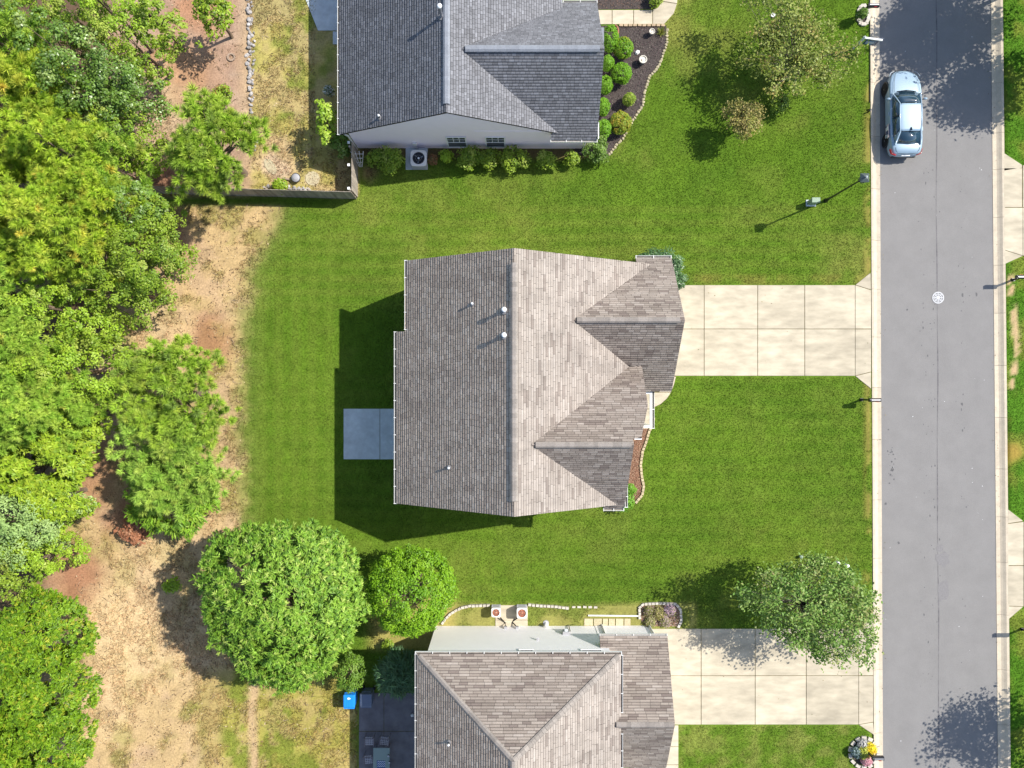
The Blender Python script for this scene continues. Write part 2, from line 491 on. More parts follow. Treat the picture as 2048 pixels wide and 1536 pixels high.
# road
rows = np.linspace(-3000, 4500, 61)
def strip(name, fl, fr, z, m, rows=rows, kind='structure', parent=None):
    V = []; Fs = []
    for r in rows:
        V += [(*G(fl(r), r), z), (*G(fr(r), r), z)]
    for i in range(len(rows) - 1):
        Fs.append((2 * i + 1, 2 * i, 2 * i + 2, 2 * i + 3))
    mb = MB(); mb.add(V, Fs)
    o = mb.obj(name, m, parent)
    if kind: o['kind'] = kind
    return o
road_o = strip('road', lambda r: xa_l(r) - 3, lambda r: xa_r(r) + 3, -.10, M['asphalt'])
seam = strip('road_seam', lambda r: 1873.4 + 5 * r / 1536 + .9 * math.sin(r / 90.), lambda r: 1875.0 + 5 * r / 1536 + .9 * math.sin(r / 90.) + .8 * math.sin(r / 37.), -.096, M['asphalt_seam'], np.linspace(-600, 2200, 181), None, road_o)
# oil drips and pale flecks on the asphalt
def blot(mb, px, py, r, z, n=9, asp=1.0):
    x, y = G(px, py); pts = []
    for k in range(n):
        t = 2 * math.pi * k / n
        q = r * (.7 + .6 * random.random())
        pts.append((x + q * math.cos(t), y + q * asp * math.sin(t), z))
    mb.add(pts, [tuple(range(n))])
mb = MB()
for k in range(26):
    blot(mb, 1786 + random.gauss(0, 4), 925 + random.gauss(0, 26), random.uniform(.02, .055), -.0955)
blot(mb, 1773, 1008, .075, -.0955); blot(mb, 1799, 1086, .07, -.0955)
for k in range(120):
    lane = random.choice([1850, 1868, 1926, 1848, 1932, 1870])
    blot(mb, random.gauss(lane, 6), random.uniform(330, 1380), random.uniform(.012, .035), -.0955, 7, random.choice([1, 1, 2.2]))
blot(mb, 1927, 590, .05, -.0955, asp=2.5); blot(mb, 1955, 588, .05, -.0955, asp=2.2); blot(mb, 1816, 619, .06, -.0955); blot(mb, 1926, 808, .06, -.0955, asp=1.6)
setprops(mb.obj('oil_drips', M['oil'], road_o), kind='stuff')
mb = MB()
blot(mb, 1888, 1118, .36, -.0935, 14, 1.2); blot(mb, 1886, 1180, .32, -.0945, 14, 1.8); blot(mb, 1882, 1096, .22, -.094, 12)
mb.obj('damp_stain', M['wet'], road_o)
mb = MB()
for k in range(30):
    blot(mb, random.uniform(1770, 1980), random.uniform(0, 1536), random.uniform(.01, .022), -.0945, 6)
setprops(mb.obj('pale_fleck', M['whitep'], road_o), kind='stuff')

# curb and gutter: one object per cast segment
def curb(fo, fi, joints, name_label):
    root = setprops(MB().add([(*G(fo(joints[0]), joints[0]), -.3), (*G(fi(joints[0]), joints[0]), -.3), (*G(fi(joints[-1]), joints[-1]), -.3), (*G(fo(joints[-1]), joints[-1]), -.3)], [(0, 1, 2, 3)]).obj('curb', M['joint']), kind='structure')
    for i in range(len(joints) - 1):
        r0, r1 = joints[i] + .25, joints[i + 1] - .25
        V = []
        prof = ((0, -.25), (0, .035), (.22, .03), (.45, -.045), (.62, -.085), (1, -.082), (1, -.25))
        for r in (r0, r1):
            for f, z in prof:
                V.append((*G(fo(r) + (fi(r) - fo(r)) * f, r), z))
        n = len(prof)
        Fs = [(k, k + 1, n + k + 1, n + k) for k in range(n - 1)] + [tuple(range(n)), tuple(range(2 * n - 1, n - 1, -1))]
        MB().add(V, Fs).obj('curb_segment', M['curb'], root)
curb(xc_l, xa_l, [-350, -240, -140, -36, 67, 165, 272, 377, 480, 578, 674, 775, 879, 1000, 1117, 1230, 1340, 1467, 1580, 1700, 1820], '')
curb(lambda r: xc_r(r), lambda r: xa_r(r), [-350, -240, -140, -36, 67, 165, 265, 338, 434, 530, 626, 731, 835, 938, 1034, 1125, 1230, 1340, 1450, 1560, 1680, 1800], '')

def slabs(name, polys, m, z=.035, kind='structure', base=None, lab=None):
    root = None
    allx = [p for q in polys for p in q]
    bpoly = base or None
    if bpoly is None:
        x0 = min(p[0] for p in allx); x1 = max(p[0] for p in allx); y0 = min(p[1] for p in allx); y1 = max(p[1] for p in allx)
        bpoly = [(x0 + 1, y0 + 1), (x1 - 1, y0 + 1), (x1 - 1, y1 - 1), (x0 + 1, y1 - 1)]
    root = setprops(MB().prism([G(*p) for p in bpoly], -.08, z - .022).obj(name, M['joint']), kind=kind)
    for q in polys:
        cx = sum(p[0] for p in q) / len(q); cy = sum(p[1] for p in q) / len(q)
        pts = []
        for p in q:
            dx, dy = p[0] - cx, p[1] - cy
            d = math.hypot(dx, dy)
            pts.append(G(p[0] - dx / d * .75, p[1] - dy / d * .75))
        bevel(MB().prism(pts, -.07, z).obj('slab', m, root), .008, 1)
    return root
def rect(x0, y0, x1, y1): return [(x0, y0), (x1, y0), (x1, y1), (x0, y1)]
q = []
xs = [1318, 1408, 1515, 1609, 1710]
for i in range(4):
    q += [rect(xs[i], 570, xs[i + 1], 658), rect(xs[i], 658, xs[i + 1], 752)]
q += [[(1710, 570), (1742, 580), (1742, 658), (1710, 658)], [(1710, 658), (1742, 658), (1742, 744), (1710, 752)],
      [(1710, 570), (1741, 545), (1742, 580)], [(1710, 752), (1742, 744), (1742, 778)]]
slabs('driveway', q, M['concrete'], base=[(1319, 571), (1710, 571), (1740, 547), (1740, 776), (1710, 751), (1319, 751)])
q = []
xs = [1260, 1402, 1510, 1612, 1717]
for i in range(4):
    q += [rect(xs[i], 1257, xs[i + 1], 1351), rect(xs[i], 1351, xs[i + 1], 1449)]
q += [rect(1717, 1257, 1746, 1351), [(1717, 1351), (1746, 1351), (1746, 1444), (1717, 1449)], [(1717, 1449), (1746, 1444), (1748, 1470)], [(1717, 1257), (1745, 1232), (1746, 1257)]]
slabs('driveway', q, M['concrete'], base=[(1261, 1258), (1717, 1258), (1744, 1235), (1747, 1468), (1717, 1448), (1261, 1448)])
q = [rect(1337, 1450, 1357, 1496), rect(1337, 1496, 1357, 1540), rect(1337, 1540, 1357, 1600)]
slabs('path', [rect(1300, 1450, 1357, 1493), rect(1300, 1493, 1357, 1529), rect(1300, 1529, 1357, 1575)], M['concrete'])
# pads across the road
q = [rect(2007, 336, 2044, 415), [(2007, 415), (2045, 415), (2045, 512), (2007, 500)], [(2007, 500), (2045, 512), (2010, 528)], [(2007, 306), (2044, 330), (2044, 336), (2007, 342)],
     rect(2045, 330, 2120, 415), rect(2045, 415, 2120, 512), rect(2120, 330, 2200, 415), rect(2120, 415, 2200, 512)]
slabs('driveway', q, M['concrete'], base=[(2008, 309), (2044, 331), (2200, 331), (2200, 511), (2044, 511), (2010, 526)])
q = [[(2015, 1018), (2046, 1042), (2015, 1047)], [(2015, 1047), (2046, 1043), (2046, 1131), (2015, 1131)], [(2015, 1131), (2046, 1131), (2046, 1213), (2015, 1212)], [(2015, 1212), (2046, 1213), (2017, 1238)],
     rect(2046, 1043, 2120, 1131), rect(2046, 1131, 2120, 1213), rect(2120, 1043, 2200, 1131), rect(2120, 1131, 2200, 1213)]
slabs('driveway', q, M['concrete'], base=[(2016, 1020), (2046, 1044), (2200, 1044), (2200, 1212), (2046, 1212), (2017, 1236)])
# patios
slabs('patio', [rect(687, 817, 760, 919), rect(760, 817, 850, 919)], M['patio'])
slabs('patio', [[(600, -30), (611, 0), (636, 62), (690, 62), (690, -30)]], M['patio'], base=[(602, -29), (613, 0), (637, 61), (689, 61), (689, -29)])
slabs('step', [rect(666, 64, 695, 90)], M['patio'], z=.1)
slabs('patio', [rect(718, 1385, 768, 1462), rect(768, 1385, 860, 1462), rect(718, 1462, 768, 1600), rect(768, 1462, 860, 1600)], M['patio_dark'])
# front walk of the main house, curved
walk = [(1286, 752), (1352, 752), (1348, 770), (1342, 784), (1334, 797), (1322, 808), (1310, 814), (1300, 818), (1298, 858), (1262, 858), (1262, 800)]
slabs('path', [[(1318, 753), (1352, 753), (1348, 770), (1342, 785), (1318, 785)], [(1262, 785), (1342, 785), (1334, 797), (1322, 808), (1310, 814), (1301, 818), (1262, 818)], [(1262, 818), (1301, 818), (1299, 858), (1262, 858)]], M['concrete'], base=walk)
# walk of the upper house
slabs('path', [rect(1180, 20, 1224, 49), rect(1224, 20, 1267, 49), rect(1267, 20, 1305, 49), [(1305, 20), (1316, 14), (1324, 3), (1354, 8), (1348, 27), (1328, 49), (1305, 49)], [(1324, 3), (1327, -60), (1360, -60), (1354, 8)]],
      M['concrete'], base=[(1180, 21), (1305, 21), (1316, 15), (1325, 3), (1328, -59), (1359, -59), (1353, 8), (1347, 27), (1327, 48), (1180, 48)])

# ------------------------------------------------------------------ beds of mulch with chips
def bed(name, poly, m, n, cols, z=.03):
    pp = [G(*p) for p in poly]
    o = setprops(MB().prism(pp, -.05, z).obj(name, m), kind='structure')
    x = np.array([p[0] for p in pp]); y = np.array([p[1] for p in pp])
    cx = rng.uniform(x.min(), x.max(), n * 3); cy = rng.uniform(y.min(), y.max(), n * 3)
    k = inpoly(pp, cx, cy); cx = cx[k][:n]; cy = cy[k][:n]
    c = np.stack([cx, cy, np.full(len(cx), z + .012)], 1)
    nr = np.stack([rng.normal(0, .5, len(cx)), rng.normal(0, .5, len(cx)), np.ones(len(cx))], 1)
    col = np.array(cols)[rng.integers(0, len(cols), len(cx))]
    me = leaf_mesh('mulch_chips', c, nr, rng.uniform(.05, .12, len(cx)), .4, col)
    setprops(link('mulch_chips', me, M['chips'], o), kind='stuff')
    return o

def unit(a): return a / (np.linalg.norm(a, axis=1, keepdims=True) + 1e-9)

def leaf_mesh(name, C, N, S, asp, tint, T=None):
    """rhombic leaves: one quad each"""
    n = len(C)
    N = unit(N)
    if T is None:
        T = rng.normal(size=(n, 3))
    T = unit(T - N * np.sum(T * N, 1, keepdims=True))
    B = np.cross(N, T)
    S = np.asarray(S)[:, None]
    fold = N * S * .10
    V = np.stack([C - T * S * .5, C + B * S * asp * .5 + T * S * .05 + fold, C + T * S * .5, C - B * S * asp * .5 + T * S * .05 + fold], 1).reshape(-1, 3)
    Fa = np.arange(4 * n).reshape(n, 4)
    return npmesh(name, V, Fa, tint)

bed('mulch_bed', [(1200, 52), (1332, 52), (1334, 62), (1332, 90), (1318, 130), (1297, 155), (1288, 185), (1284, 210), (1268, 235), (1245, 275), (1215, 310), (1150, 310), (1150, 296), (1170, 296), (1170, 52)], M['mulch_dark'], 5200,
    [(.055, .047, .045), (.09, .075, .07), (.14, .115, .11), (.19, .16, .14), (.11, .07, .075)])
bed('mulch_bed', [(1190, -60), (1322, -60), (1320, 0), (1310, 10), (1302, 18), (1190, 19)], M['mulch_dark'], 1500, [(.055, .047, .045), (.10, .08, .07), (.20, .13, .10)])
bed('mulch_bed', [(1232, 856), (1296, 857), (1291, 880), (1282, 902), (1279, 930), (1281, 950), (1284, 972), (1280, 992), (1266, 1004), (1240, 1004)], M['mulch_red'], 2600,
    [(.30, .16, .10), (.22, .11, .07), (.36, .23, .16), (.16, .085, .055), (.40, .28, .19)])
bed('flower_bed', [(1283, 1211), (1355, 1211), (1360, 1232), (1356, 1252), (1290, 1252), (1280, 1236)], M['mulch_red'], 1200, [(.34, .24, .2), (.28, .2, .12), (.45, .35, .33), (.2, .2, .08)])

# ------------------------------------------------------------------ roofs
TANW = [((.46, .375, .305), 5), ((.42, .34, .275), 4), ((.375, .30, .245), 3), ((.49, .41, .34), 1.5)]  # same shingles, colour lightened and warmed to offset shade on west slopes
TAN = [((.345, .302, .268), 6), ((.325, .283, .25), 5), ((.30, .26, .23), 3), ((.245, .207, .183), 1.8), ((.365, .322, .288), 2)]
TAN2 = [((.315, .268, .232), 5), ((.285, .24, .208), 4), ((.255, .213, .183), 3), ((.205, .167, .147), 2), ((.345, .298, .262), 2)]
GREY = [((.192, .194, .21), 5), ((.174, .176, .19), 4), ((.21, .212, .23), 3), ((.149, .15, .162), 2), ((.233, .237, .258), 1.3)]

def shingles(poly, zf, palette, parent, m, pitch=.135, tab=.31, band=.55, blocky=1):
    x0, y0 = poly[0]
    e = 1e-3
    gxx = (zf(x0 + e, y0) - zf(x0 - e, y0)) / (2 * e); gyy = (zf(x0, y0 + e) - zf(x0, y0 - e)) / (2 * e)
    ms = math.hypot(gxx, gyy)
    dn = (-gxx / ms, -gyy / ms); al = (-dn[1], dn[0])
    S = [(p[0] * dn[0] + p[1] * dn[1], p[0] * al[0] + p[1] * al[1]) for p in poly]
    smin, smax = min(s for s, _ in S), max(s for s, _ in S)
    dp = pitch / math.sqrt(1 + ms * ms)
    cols = np.array([c for c, _ in palette]); wts = np.array([w for _, w in palette]); wts = wts / wts.sum()
    def cuts(s):
        o = []
        for i in range(len(S)):
            (s0, t0), (s1, t1) = S[i], S[(i + 1) % len(S)]
            if (s0 > s) != (s1 > s):
                o.append(t0 + (t1 - t0) * (s - s0) / (s1 - s0))
        return sorted(o)
    V = []; Fq = []; T = []
    s = smax; row = 0
    prevcols = None
    def pt(s, t, dz):
        x = s * dn[0] + t * al[0]; y = s * dn[1] + t * al[1]
        V.append((x, y, zf(x, y) + dz)); return len(V) - 1
    while s > smin + 1e-4:
        sl_ = s; su = max(s - dp, smin)
        cu, cl = cuts(su + 1e-4), cuts(sl_ - 1e-4)
        cm = cuts((su + sl_) / 2)
        if not (len(cu) == len(cl) == len(cm)): cu = cl = cm
        off = random.random() * tab
        for k in range(0, len(cm) - 1, 2):
            a, b = min(cu[k], cl[k]), max(cu[k + 1], cl[k + 1])
            t = a - off
            while t < b:
                ln = tab * random.choice([.8, 1, 1, 1.2])
                c = cols[rng.choice(len(cols), p=wts)] * random.uniform(.93, 1.07)
                g = .006
                tl0, tl1 = max(t + g, cl[k]), min(t + ln - g, cl[k + 1])
                tu0, tu1 = max(t + g, cu[k]), min(t + ln - g, cu[k + 1])
                t += ln
                if tl1 - tl0 < .01 and tu1 - tu0 < .01: continue
                if tl1 < tl0: tl0 = tl1 = (tl0 + tl1) / 2
                if tu1 < tu0: tu0 = tu1 = (tu0 + tu1) / 2
                lo = .026 * random.uniform(.8, 1.2); hi = .004
                mid = su + (sl_ - su) * .26
                tm0 = tu0 + (tl0 - tu0) * .26; tm1 = tu1 + (tl1 - tu1) * .26; zm = hi + (lo - hi) * .26
                A = pt(su, tu0, hi); B = pt(su, tu1, hi); C_ = pt(mid, tm1, zm); D = pt(mid, tm0, zm)
                E = pt(sl_, tl1, lo); Fv = pt(sl_, tl0, lo); Gv = pt(sl_, tl1, 0); Hv = pt(sl_, tl0, 0)
                Fq += [(B, A, D, C_), (C_, D, Fv, E), (E, Fv, Hv, Gv)]
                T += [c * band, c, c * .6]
        s -= dp; row += 1
    me = npmesh('shingles', V, Fq, T)
    # make sure the tops face up
    o = link('shingles', me, m, parent, True)
    o['kind'] = 'stuff'
    return o

def roof_plane(poly, zf, th=.14):
    return (poly, zf, th)

def build_roof(root, planes, palette, m, name='roof', tabs=None, **kw):
    mb = MB()
    for poly, zf in planes:
        mb.prism(poly, lambda x, y, zf=zf: zf(x, y) - .14, lambda x, y, zf=zf: zf(x, y) - .004)
    r = mb.obj(name, M['deck'], root, True)
    for i, (poly, zf) in enumerate(planes):
        pal = palette[i] if isinstance(palette[0], list) else palette
        k2 = dict(kw)
        if tabs: k2['tab'] = tabs[i]
        shingles(poly, zf, pal, r, m, **k2)
    return r

def ridge_caps(p0, p1, w, drop, m, parent, step=.21, lift=.05):
    p0 = Vector(p0); p1 = Vector(p1)
    d = p1 - p0; L = d.length; n = max(1, int(L / step)); st = L / n
    d.normalize()
    side = Vector((-d.y, d.x, 0)).normalized()
    V = []
    l = st * 1.12
    for xx, up in ((0, .0), (l, .018)):
        for s_, z in ((-w / 2, -drop), (-w * .22, -drop * .22 + .012), (w * .22, -drop * .22 + .012), (w / 2, -drop)):
            V.append((xx, s_, z + up))
    V += [(x, y, z - .03) for x, y, z in V]
    Fs = [(4, 0, 1, 5)[::-1], (5, 1, 2, 6)[::-1], (6, 2, 3, 7)[::-1], (8, 9, 1, 0), (9, 10, 2, 1), (10, 11, 3, 2), (5, 13, 12, 4)[::-1], (6, 14, 13, 5)[::-1], (7, 15, 14, 6)[::-1], (0, 4, 12, 8), (7, 3, 11, 15)]
    mb = MB(); mb.add(V, Fs); me = mb.mesh('ridge_cap')
    up = d.cross(side); 
    if up.z < 0: up = -up
    R = Matrix((d, side, up)).transposed().to_4x4()
    for i in range(n):
        o = link('ridge_cap', me, m, parent, True)
        Mx = Matrix.Translation(p0 + d * (st * i) + Vector((0, 0, lift + random.uniform(-.004, .004)))) @ R
        o.matrix_basis = Mx

def gutter(p0, p1, out, parent, w=.12, m=None, straps=True, inner=True):
    """U-shaped gutter from p0 to p1 (top outer lip height), out = outward unit 2D"""
    p0 = Vector(p0); p1 = Vector(p1); o2 = Vector((out[0], out[1], 0))
    prof = ((0, 0), (0, -.10), (w, -.10), (w, .0), (w - .018, .0), (w - .018, -.075), (.018, -.075), (.018, 0))
    V = []
    for p in (p0, p1):
        for a, z in prof: V.append(p + o2 * a + Vector((0, 0, z)))
    n = len(prof)
    Fs = [(k, (k + 1) % n, n + (k + 1) % n, n + k) for k in range(n)] + [tuple(range(n)), tuple(range(2 * n - 1, n - 1, -1))]
    g = MB().add(V, Fs).obj('gutter', m or M['gutter'], parent, True)
    V = [p0 + o2 * .019 + Vector((0, 0, -.07)), p0 + o2 * (w - .019) + Vector((0, 0, -.07)), p1 + o2 * (w - .019) + Vector((0, 0, -.07)), p1 + o2 * .019 + Vector((0, 0, -.07))]
    MB().add(V, [(0, 1, 2, 3)]).obj('gutter_trough', M['gutter_in'], g, True)
    if straps:
        L = (p1 - p0).length; n = max(2, int(L / .8))
        d = (p1 - p0).normalized(); ang = math.atan2(d.y, d.x)
        sm_ = None
        for i in range(n + 1):
            c = p0 + (p1 - p0) * ((i + .02) / (n + .04)) + o2 * (w / 2 - .01) + Vector((0, 0, .006))
            MB().box(c, (.035, w + .05, .012), ang).obj('gutter_strap', M['gutter'], g, True)
    return g

def wallblock(mb, x0, x1, y0, y1, axis, rc, zf0, zf1, z0=0.0):
    """solid house block with gable: axis 'y' -> ridge runs along y at x=rc; zf0/zf1 roof heights as function of the cross coordinate"""
    if axis == 'y':
        pr = [(x0, z0), (x1, z0), (x1, zf1(x1)), (rc, zf0(rc)), (x0, zf0(x0))]
        V = [(x, y0, z) for x, z in pr] + [(x, y1, z) for x, z in pr]
    else:
        pr = [(y0, z0), (y1, z0), (y1, zf1(y1)), (rc, zf0(rc)), (y0, zf0(y0))]
        V = [(x0, y, z) for y, z in pr] + [(x1, y, z) for y, z in pr]
    Fs = [(0, 1, 2, 3, 4), (9, 8, 7, 6, 5)] + [(i, 5 + i, 5 + (i + 1) % 5, (i + 1) % 5) for i in range(5)]
    mb.add(V, Fs)

def vent_pipe(root, px, py, h, r=.05, hgt=.4, m=None, cap=None, capr=None, name='vent_pipe', lean=(0, 0)):
    x, y, z = P(px, py, h)
    mb = MB().tube([(x - lean[0], y - lean[1], z - hgt - .3), (x, y, z)], r, 10)
    o = mb.obj(name, m or M['pipe_g'], root, True, True)
    if cap:
        MB().lathe([(0, .05), (capr * .6, .045), (capr, 0), (capr, -.05), (capr * .9, -.05), (0, -.045)][::-1], 14, (x, y, z + .03)).obj('vent_cap', cap, o, True, True)
    MB().lathe([(r * 2.6, -.02), (r * 2.2, .06), (r * 1.2, .10)], 10, (x - lean[0], y - lean[1], z - hgt)).obj('flashing', M['leadflash'], o, True)
    return o

# ================================================================== MAIN HOUSE (tan shingles)
house = empty('house', (0, 0, 0), 'tan shingle-roofed house in the middle of the lawn with two front gables', 'house')
zW = lambda x, y: 9.0 - .66 * (.09 - x)
zE = lambda x, y: 9.0 - .66 * (x - .09)
SG = .90
zAn = lambda x, y: 7.2 - SG * (y - 2.96)
zAs = lambda x, y: 7.2 - SG * (2.96 - y)
zBn = lambda x, y: 8.5 - SG * (y + 2.72)
zBs = lambda x, y: 8.5 - SG * (-2.72 - y)
kA = .66 / SG
# valley points
def vA(x): return kA * (x - 2.82)
xJ = (2.96 + kA * 2.82 + 2.72 + kA * .85) / (2 * kA); yJ = 2.96 - vA(xJ)
xAn = 2.82 + (5.97 - 2.96) / kA
xBs = .85 + (5.83 - 2.72) / kA
planes = [
    ([(.09, 5.97), (.09, -5.83), (-5.66, -5.83), (-5.66, 2.55), (-5.10, 2.55), (-5.10, 5.97)], zW),
    ([(.09, -5.83), (xBs, -5.83), (.85, -2.72), (xJ, yJ), (2.82, 2.96), (xAn, 5.97), (.09, 5.97)], zE),
    ([(2.82, 2.96), (8.0, 2.96), (8.0, 6.30), (6.2, 6.30), (6.2, 5.96), (xAn, 5.96)], zAn),
    ([(2.82, 2.96), (xJ, yJ), (6.3, yJ), (6.3, -.38), (8.0, -.38), (8.0, 2.96)], zAs),
    ([(.85, -2.72), (5.44, -2.72), (5.44, -2.45), (5.80, -2.45), (6.33, -1.0), (6.33, yJ), (xJ, yJ)], zBn),
    ([(.85, -2.72), (xBs, -5.83), (4.45, -5.83), (4.45, -6.02), (5.40, -6.02), (5.44, -5.6), (5.44, -2.72)], zBs),
]
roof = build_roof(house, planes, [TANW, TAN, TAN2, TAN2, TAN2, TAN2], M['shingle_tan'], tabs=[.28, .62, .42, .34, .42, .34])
ridge_caps((.09, -5.15, 9.02), (.09, 5.30, 9.02), .32, .085, M['cap_tan'], roof, lift=.07)
ridge_caps((3.0, 2.96, 7.22), (7.75, 2.96, 7.22), .28, .09, M['cap_tan'], roof)
ridge_caps((1.05, -2.72, 8.52), (5.3, -2.72, 8.52), .28, .09, M['cap_tan'], roof)
mb = MB()
t_ = .20
wallblock(mb, -5.3, 5.0, -5.6, 2.3, 'y', .09, lambda x: zW(x, 0) - t_, lambda x: zE(x, 0) - t_)
wallblock(mb, -4.8, 6.4, 2.3, 5.72, 'y', .09, lambda x: zW(x, 0) - t_, lambda x: zE(x, 0) - t_)
wallblock(mb, 2.2, 7.72, -.05, 6.0, 'x', 2.96, lambda y: zAs(0, y) - t_, lambda y: zAn(0, y) - t_)
wallblock(mb, 1.2, 5.15, -5.7, .6, 'x', -2.72, lambda y: zBs(0, y) - t_, lambda y: zBn(0, y) - t_)
mb.obj('wall', M['siding2'], house, True)
gutter((-5.64, -5.85, zW(-5.66, 0) - .0), (-5.64, 2.56, zW(-5.66, 0) - .0), (-1, 0), house)
gutter((-5.08, 2.62, zW(-5.1, 0)), (-5.08, 5.99, zW(-5.1, 0)), (-1, 0), house)
gutter((6.2, 6.29, zAn(0, 6.3)), (8.0, 6.29, zAn(0, 6.3)), (0, 1), house, w=.15)
gutter((4.43, -6.01, zBs(0, -6.02)), (5.42, -6.01, zBs(0, -6.02)), (0, -1), house, w=.13)
gutter((6.33, -.37, zAs(0, -.38)), (6.62, -.37, zAs(0, -.38)), (0, -1), house, w=.13, straps=False)
gutter((5.45, -5.95, zBs(0, -5.5) - .3), (5.45, -4.9, zBs(0, -5.5) - .3), (1, 0), house, w=.13)
MB().box((5.66, -2.47, zBn(0, -2.45) - .10), (.34, .05, .16)).obj('fascia', M['trim'], house, True)
MB().box((6.34, -.1, 4.55), (.05, .7, .5)).obj('fascia', M['trim'], house, True)
# porch beam with gutter and posts
pb = MB().box((7.0, -1.28, 3.9), (.10, 1.95, .16)).obj('porch_beam', M['trim'], house, True)
gutter((7.06, -2.25, 3.98), (7.06, -.31, 3.98), (1, 0), pb, w=.12)
for yy in (-2.15, -.45):
    MB().box((7.0, yy, 1.95), (.14, .14, 3.74)).obj('porch_post', M['trim'], house, True)
    MB().box((6.6, yy, 3.9), (.7, .10, .14)).obj('porch_joist', M['trim'], house, True)
# front windows, garage door, entry door (front face)
def window(root, c, w, h, nrm, m_frame=None, panes=(3, 2)):
    """window in a vertical wall; nrm is one of (0,-1),(0,1),(1,0),(-1,0)"""
    ax = (abs(nrm[1]) > .5)
    def bx(mb, u, v, du, dv, dep, out):
        if ax: mb.box((c[0] + u, c[1] + nrm[1] * out, c[2] + v), (du, dep, dv))
        else: mb.box((c[0] + nrm[0] * out, c[1] + u, c[2] + v), (dep, du, dv))
    mb = MB(); f = .07
    bx(mb, 0, h / 2, w + 2 * f, f, .04, .01); bx(mb, 0, -h / 2, w + 2 * f, f, .06, .02)
    bx(mb, -w / 2 - f / 2, 0, f, h, .04, .01); bx(mb, w / 2 + f / 2, 0, f, h, .04, .01); bx(mb, 0, 0, w, .05, .04, .008)
    wn = mb.obj('window', m_frame or M['trim'], root, True)
    mb = MB(); bx(mb, 0, h / 4, w, h / 2 - .06, .02, .0); mb.obj('pane', M['glass'], wn, True)
    mb = MB(); bx(mb, 0, -h / 4, w, h / 2 - .06, .02, .0); mb.obj('pane', M['screen'], wn, True)
    mb = MB()
    for i in range(1, panes[0]): bx(mb, -w / 2 + w * i / panes[0], h / 4, .03, h / 2 - .06, .03, .006)
    bx(mb, 0, h / 4, w, .03, .03, .006)
    mb.obj('muntin', m_frame or M['trim'], wn, True)
    return wn
window(house, (5.16, -4.2, 1.9), 1.5, 1.5, (1, 0))
gd = MB().box((7.74, 2.96, 1.15), (.06, 4.9, 2.3)).obj('garage_door', M['trim'], house, True)
for i in range(3):
    MB().box((7.775, 2.96, .58 * (i + 1)), (.02, 4.86, .03)).obj('door_rail', M['siding'], gd, True)
# roof penetrations
def zroofpx(px, py, zf, dz):
    z = 7.0
    for _ in range(12):
        x, y, _z = P(px, py, z); z = zf(x, y) + dz
    return z
for px, py, dz, r, kind in ((1008, 619, .62, .10, 1), (1008, 670, .62, .10, 1), (944, 607, .34, .045, 0), (897, 936, .34, .045, 0)):
    z = zroofpx(px, py, zW, dz)
    if kind: vent_pipe(house, px, py, z, .075, dz, M['pipe_w'], M['pipe_w'], .115)
    else: vent_pipe(house, px, py, z, r, dz, M['leadflash'], M['pipe_w'], .06)

# ================================================================== UPPER HOUSE (grey shingles)
uh = empty('house', (-3.1, 20, 0), 'grey shingle-roofed white house at the top of the photo', 'house')
uW = lambda x, y: 6.1 - .556 * (-3.12 - x)
uE = lambda x, y: 6.1 - .556 * (x + 3.12)
US = .85
uFs = lambda x, y: 5.75 - US * (16.15 - y)
uFn = lambda x, y: 5.75 - US * (y - 16.15)
ku = .556 / US
xs_ = -2.5 + (16.15 - 12.95) / ku; xn_ = 2.62; yn_ = 16.15 + ku * (xn_ + 2.5)
planes = [
    ([(-3.12, 27), (-3.12, 12.95), (-8.97, 12.95), (-8.97, 27)], uW),
    ([(-3.12, 12.95), (xs_, 12.95), (-2.5, 16.15), (xn_, yn_), (xn_, 27), (-3.12, 27)], uE),
    ([(-2.5, 16.15), (xs_, 12.95), (2.02, 12.95), (2.02, 12.68), (4.42, 12.68), (4.45, 16.15)], uFs),
    ([(-2.5, 16.15), (4.45, 16.15), (4.45, 19.95), (xn_, 19.95), (xn_, yn_)], uFn),
]
uroof = build_roof(uh, planes, GREY, M['shingle_grey'], pitch=.145, tab=.22, band=.5)
ridge_caps((-3.12, 13.35, 6.12), (-3.12, 26.9, 6.12), .34, .075, M['cap_grey'], uroof, lift=.06)
ridge_caps((-2.25, 16.15, 5.77), (4.2, 16.15, 5.77), .32, .08, M['cap_grey'], uroof, lift=.06)
mb = MB()
wallblock(mb, -8.55, 2.3, 13.1, 26.8, 'y', -3.12, lambda x: uW(x, 0) - t_, lambda x: uE(x, 0) - t_)
wallblock(mb, -2.0, 3.88, 13.08, 19.5, 'x', 16.15, lambda y: uFs(0, y) - t_, lambda y: uFn(0, y) - t_)
mb.obj('wall', M['siding_l'], uh, True)
gutter((-8.95, 12.93, uW(-8.97, 0)), (-8.95, 27, uW(-8.97, 0)), (-1, 0), uh, w=.11)
gutter((2.0, 12.69, uFs(0, 12.68)), (4.44, 12.69, uFs(0, 12.68)), (0, -1), uh, w=.12)
gutter((xn_ + .05, 19.94, uFn(0, 19.95)), (4.47, 19.94, uFn(0, 19.95)), (0, 1), uh, w=.12)
MB().box((4.47, 13.1, uFs(0, 12.9) - .03), (.05, .85, .1)).obj('fascia', M['trim'], uh, True)
MB().box((4.62, 18.35, 2.3), (.42, .75, .1)).obj('eave_return', M['cap_grey'], uh, True)
window(uh, (-2.98, 13.062, 1.22), .95, 1.65, (0, -1))
window(uh, (-.90, 13.062, 1.22), .95, 1.65, (0, -1))
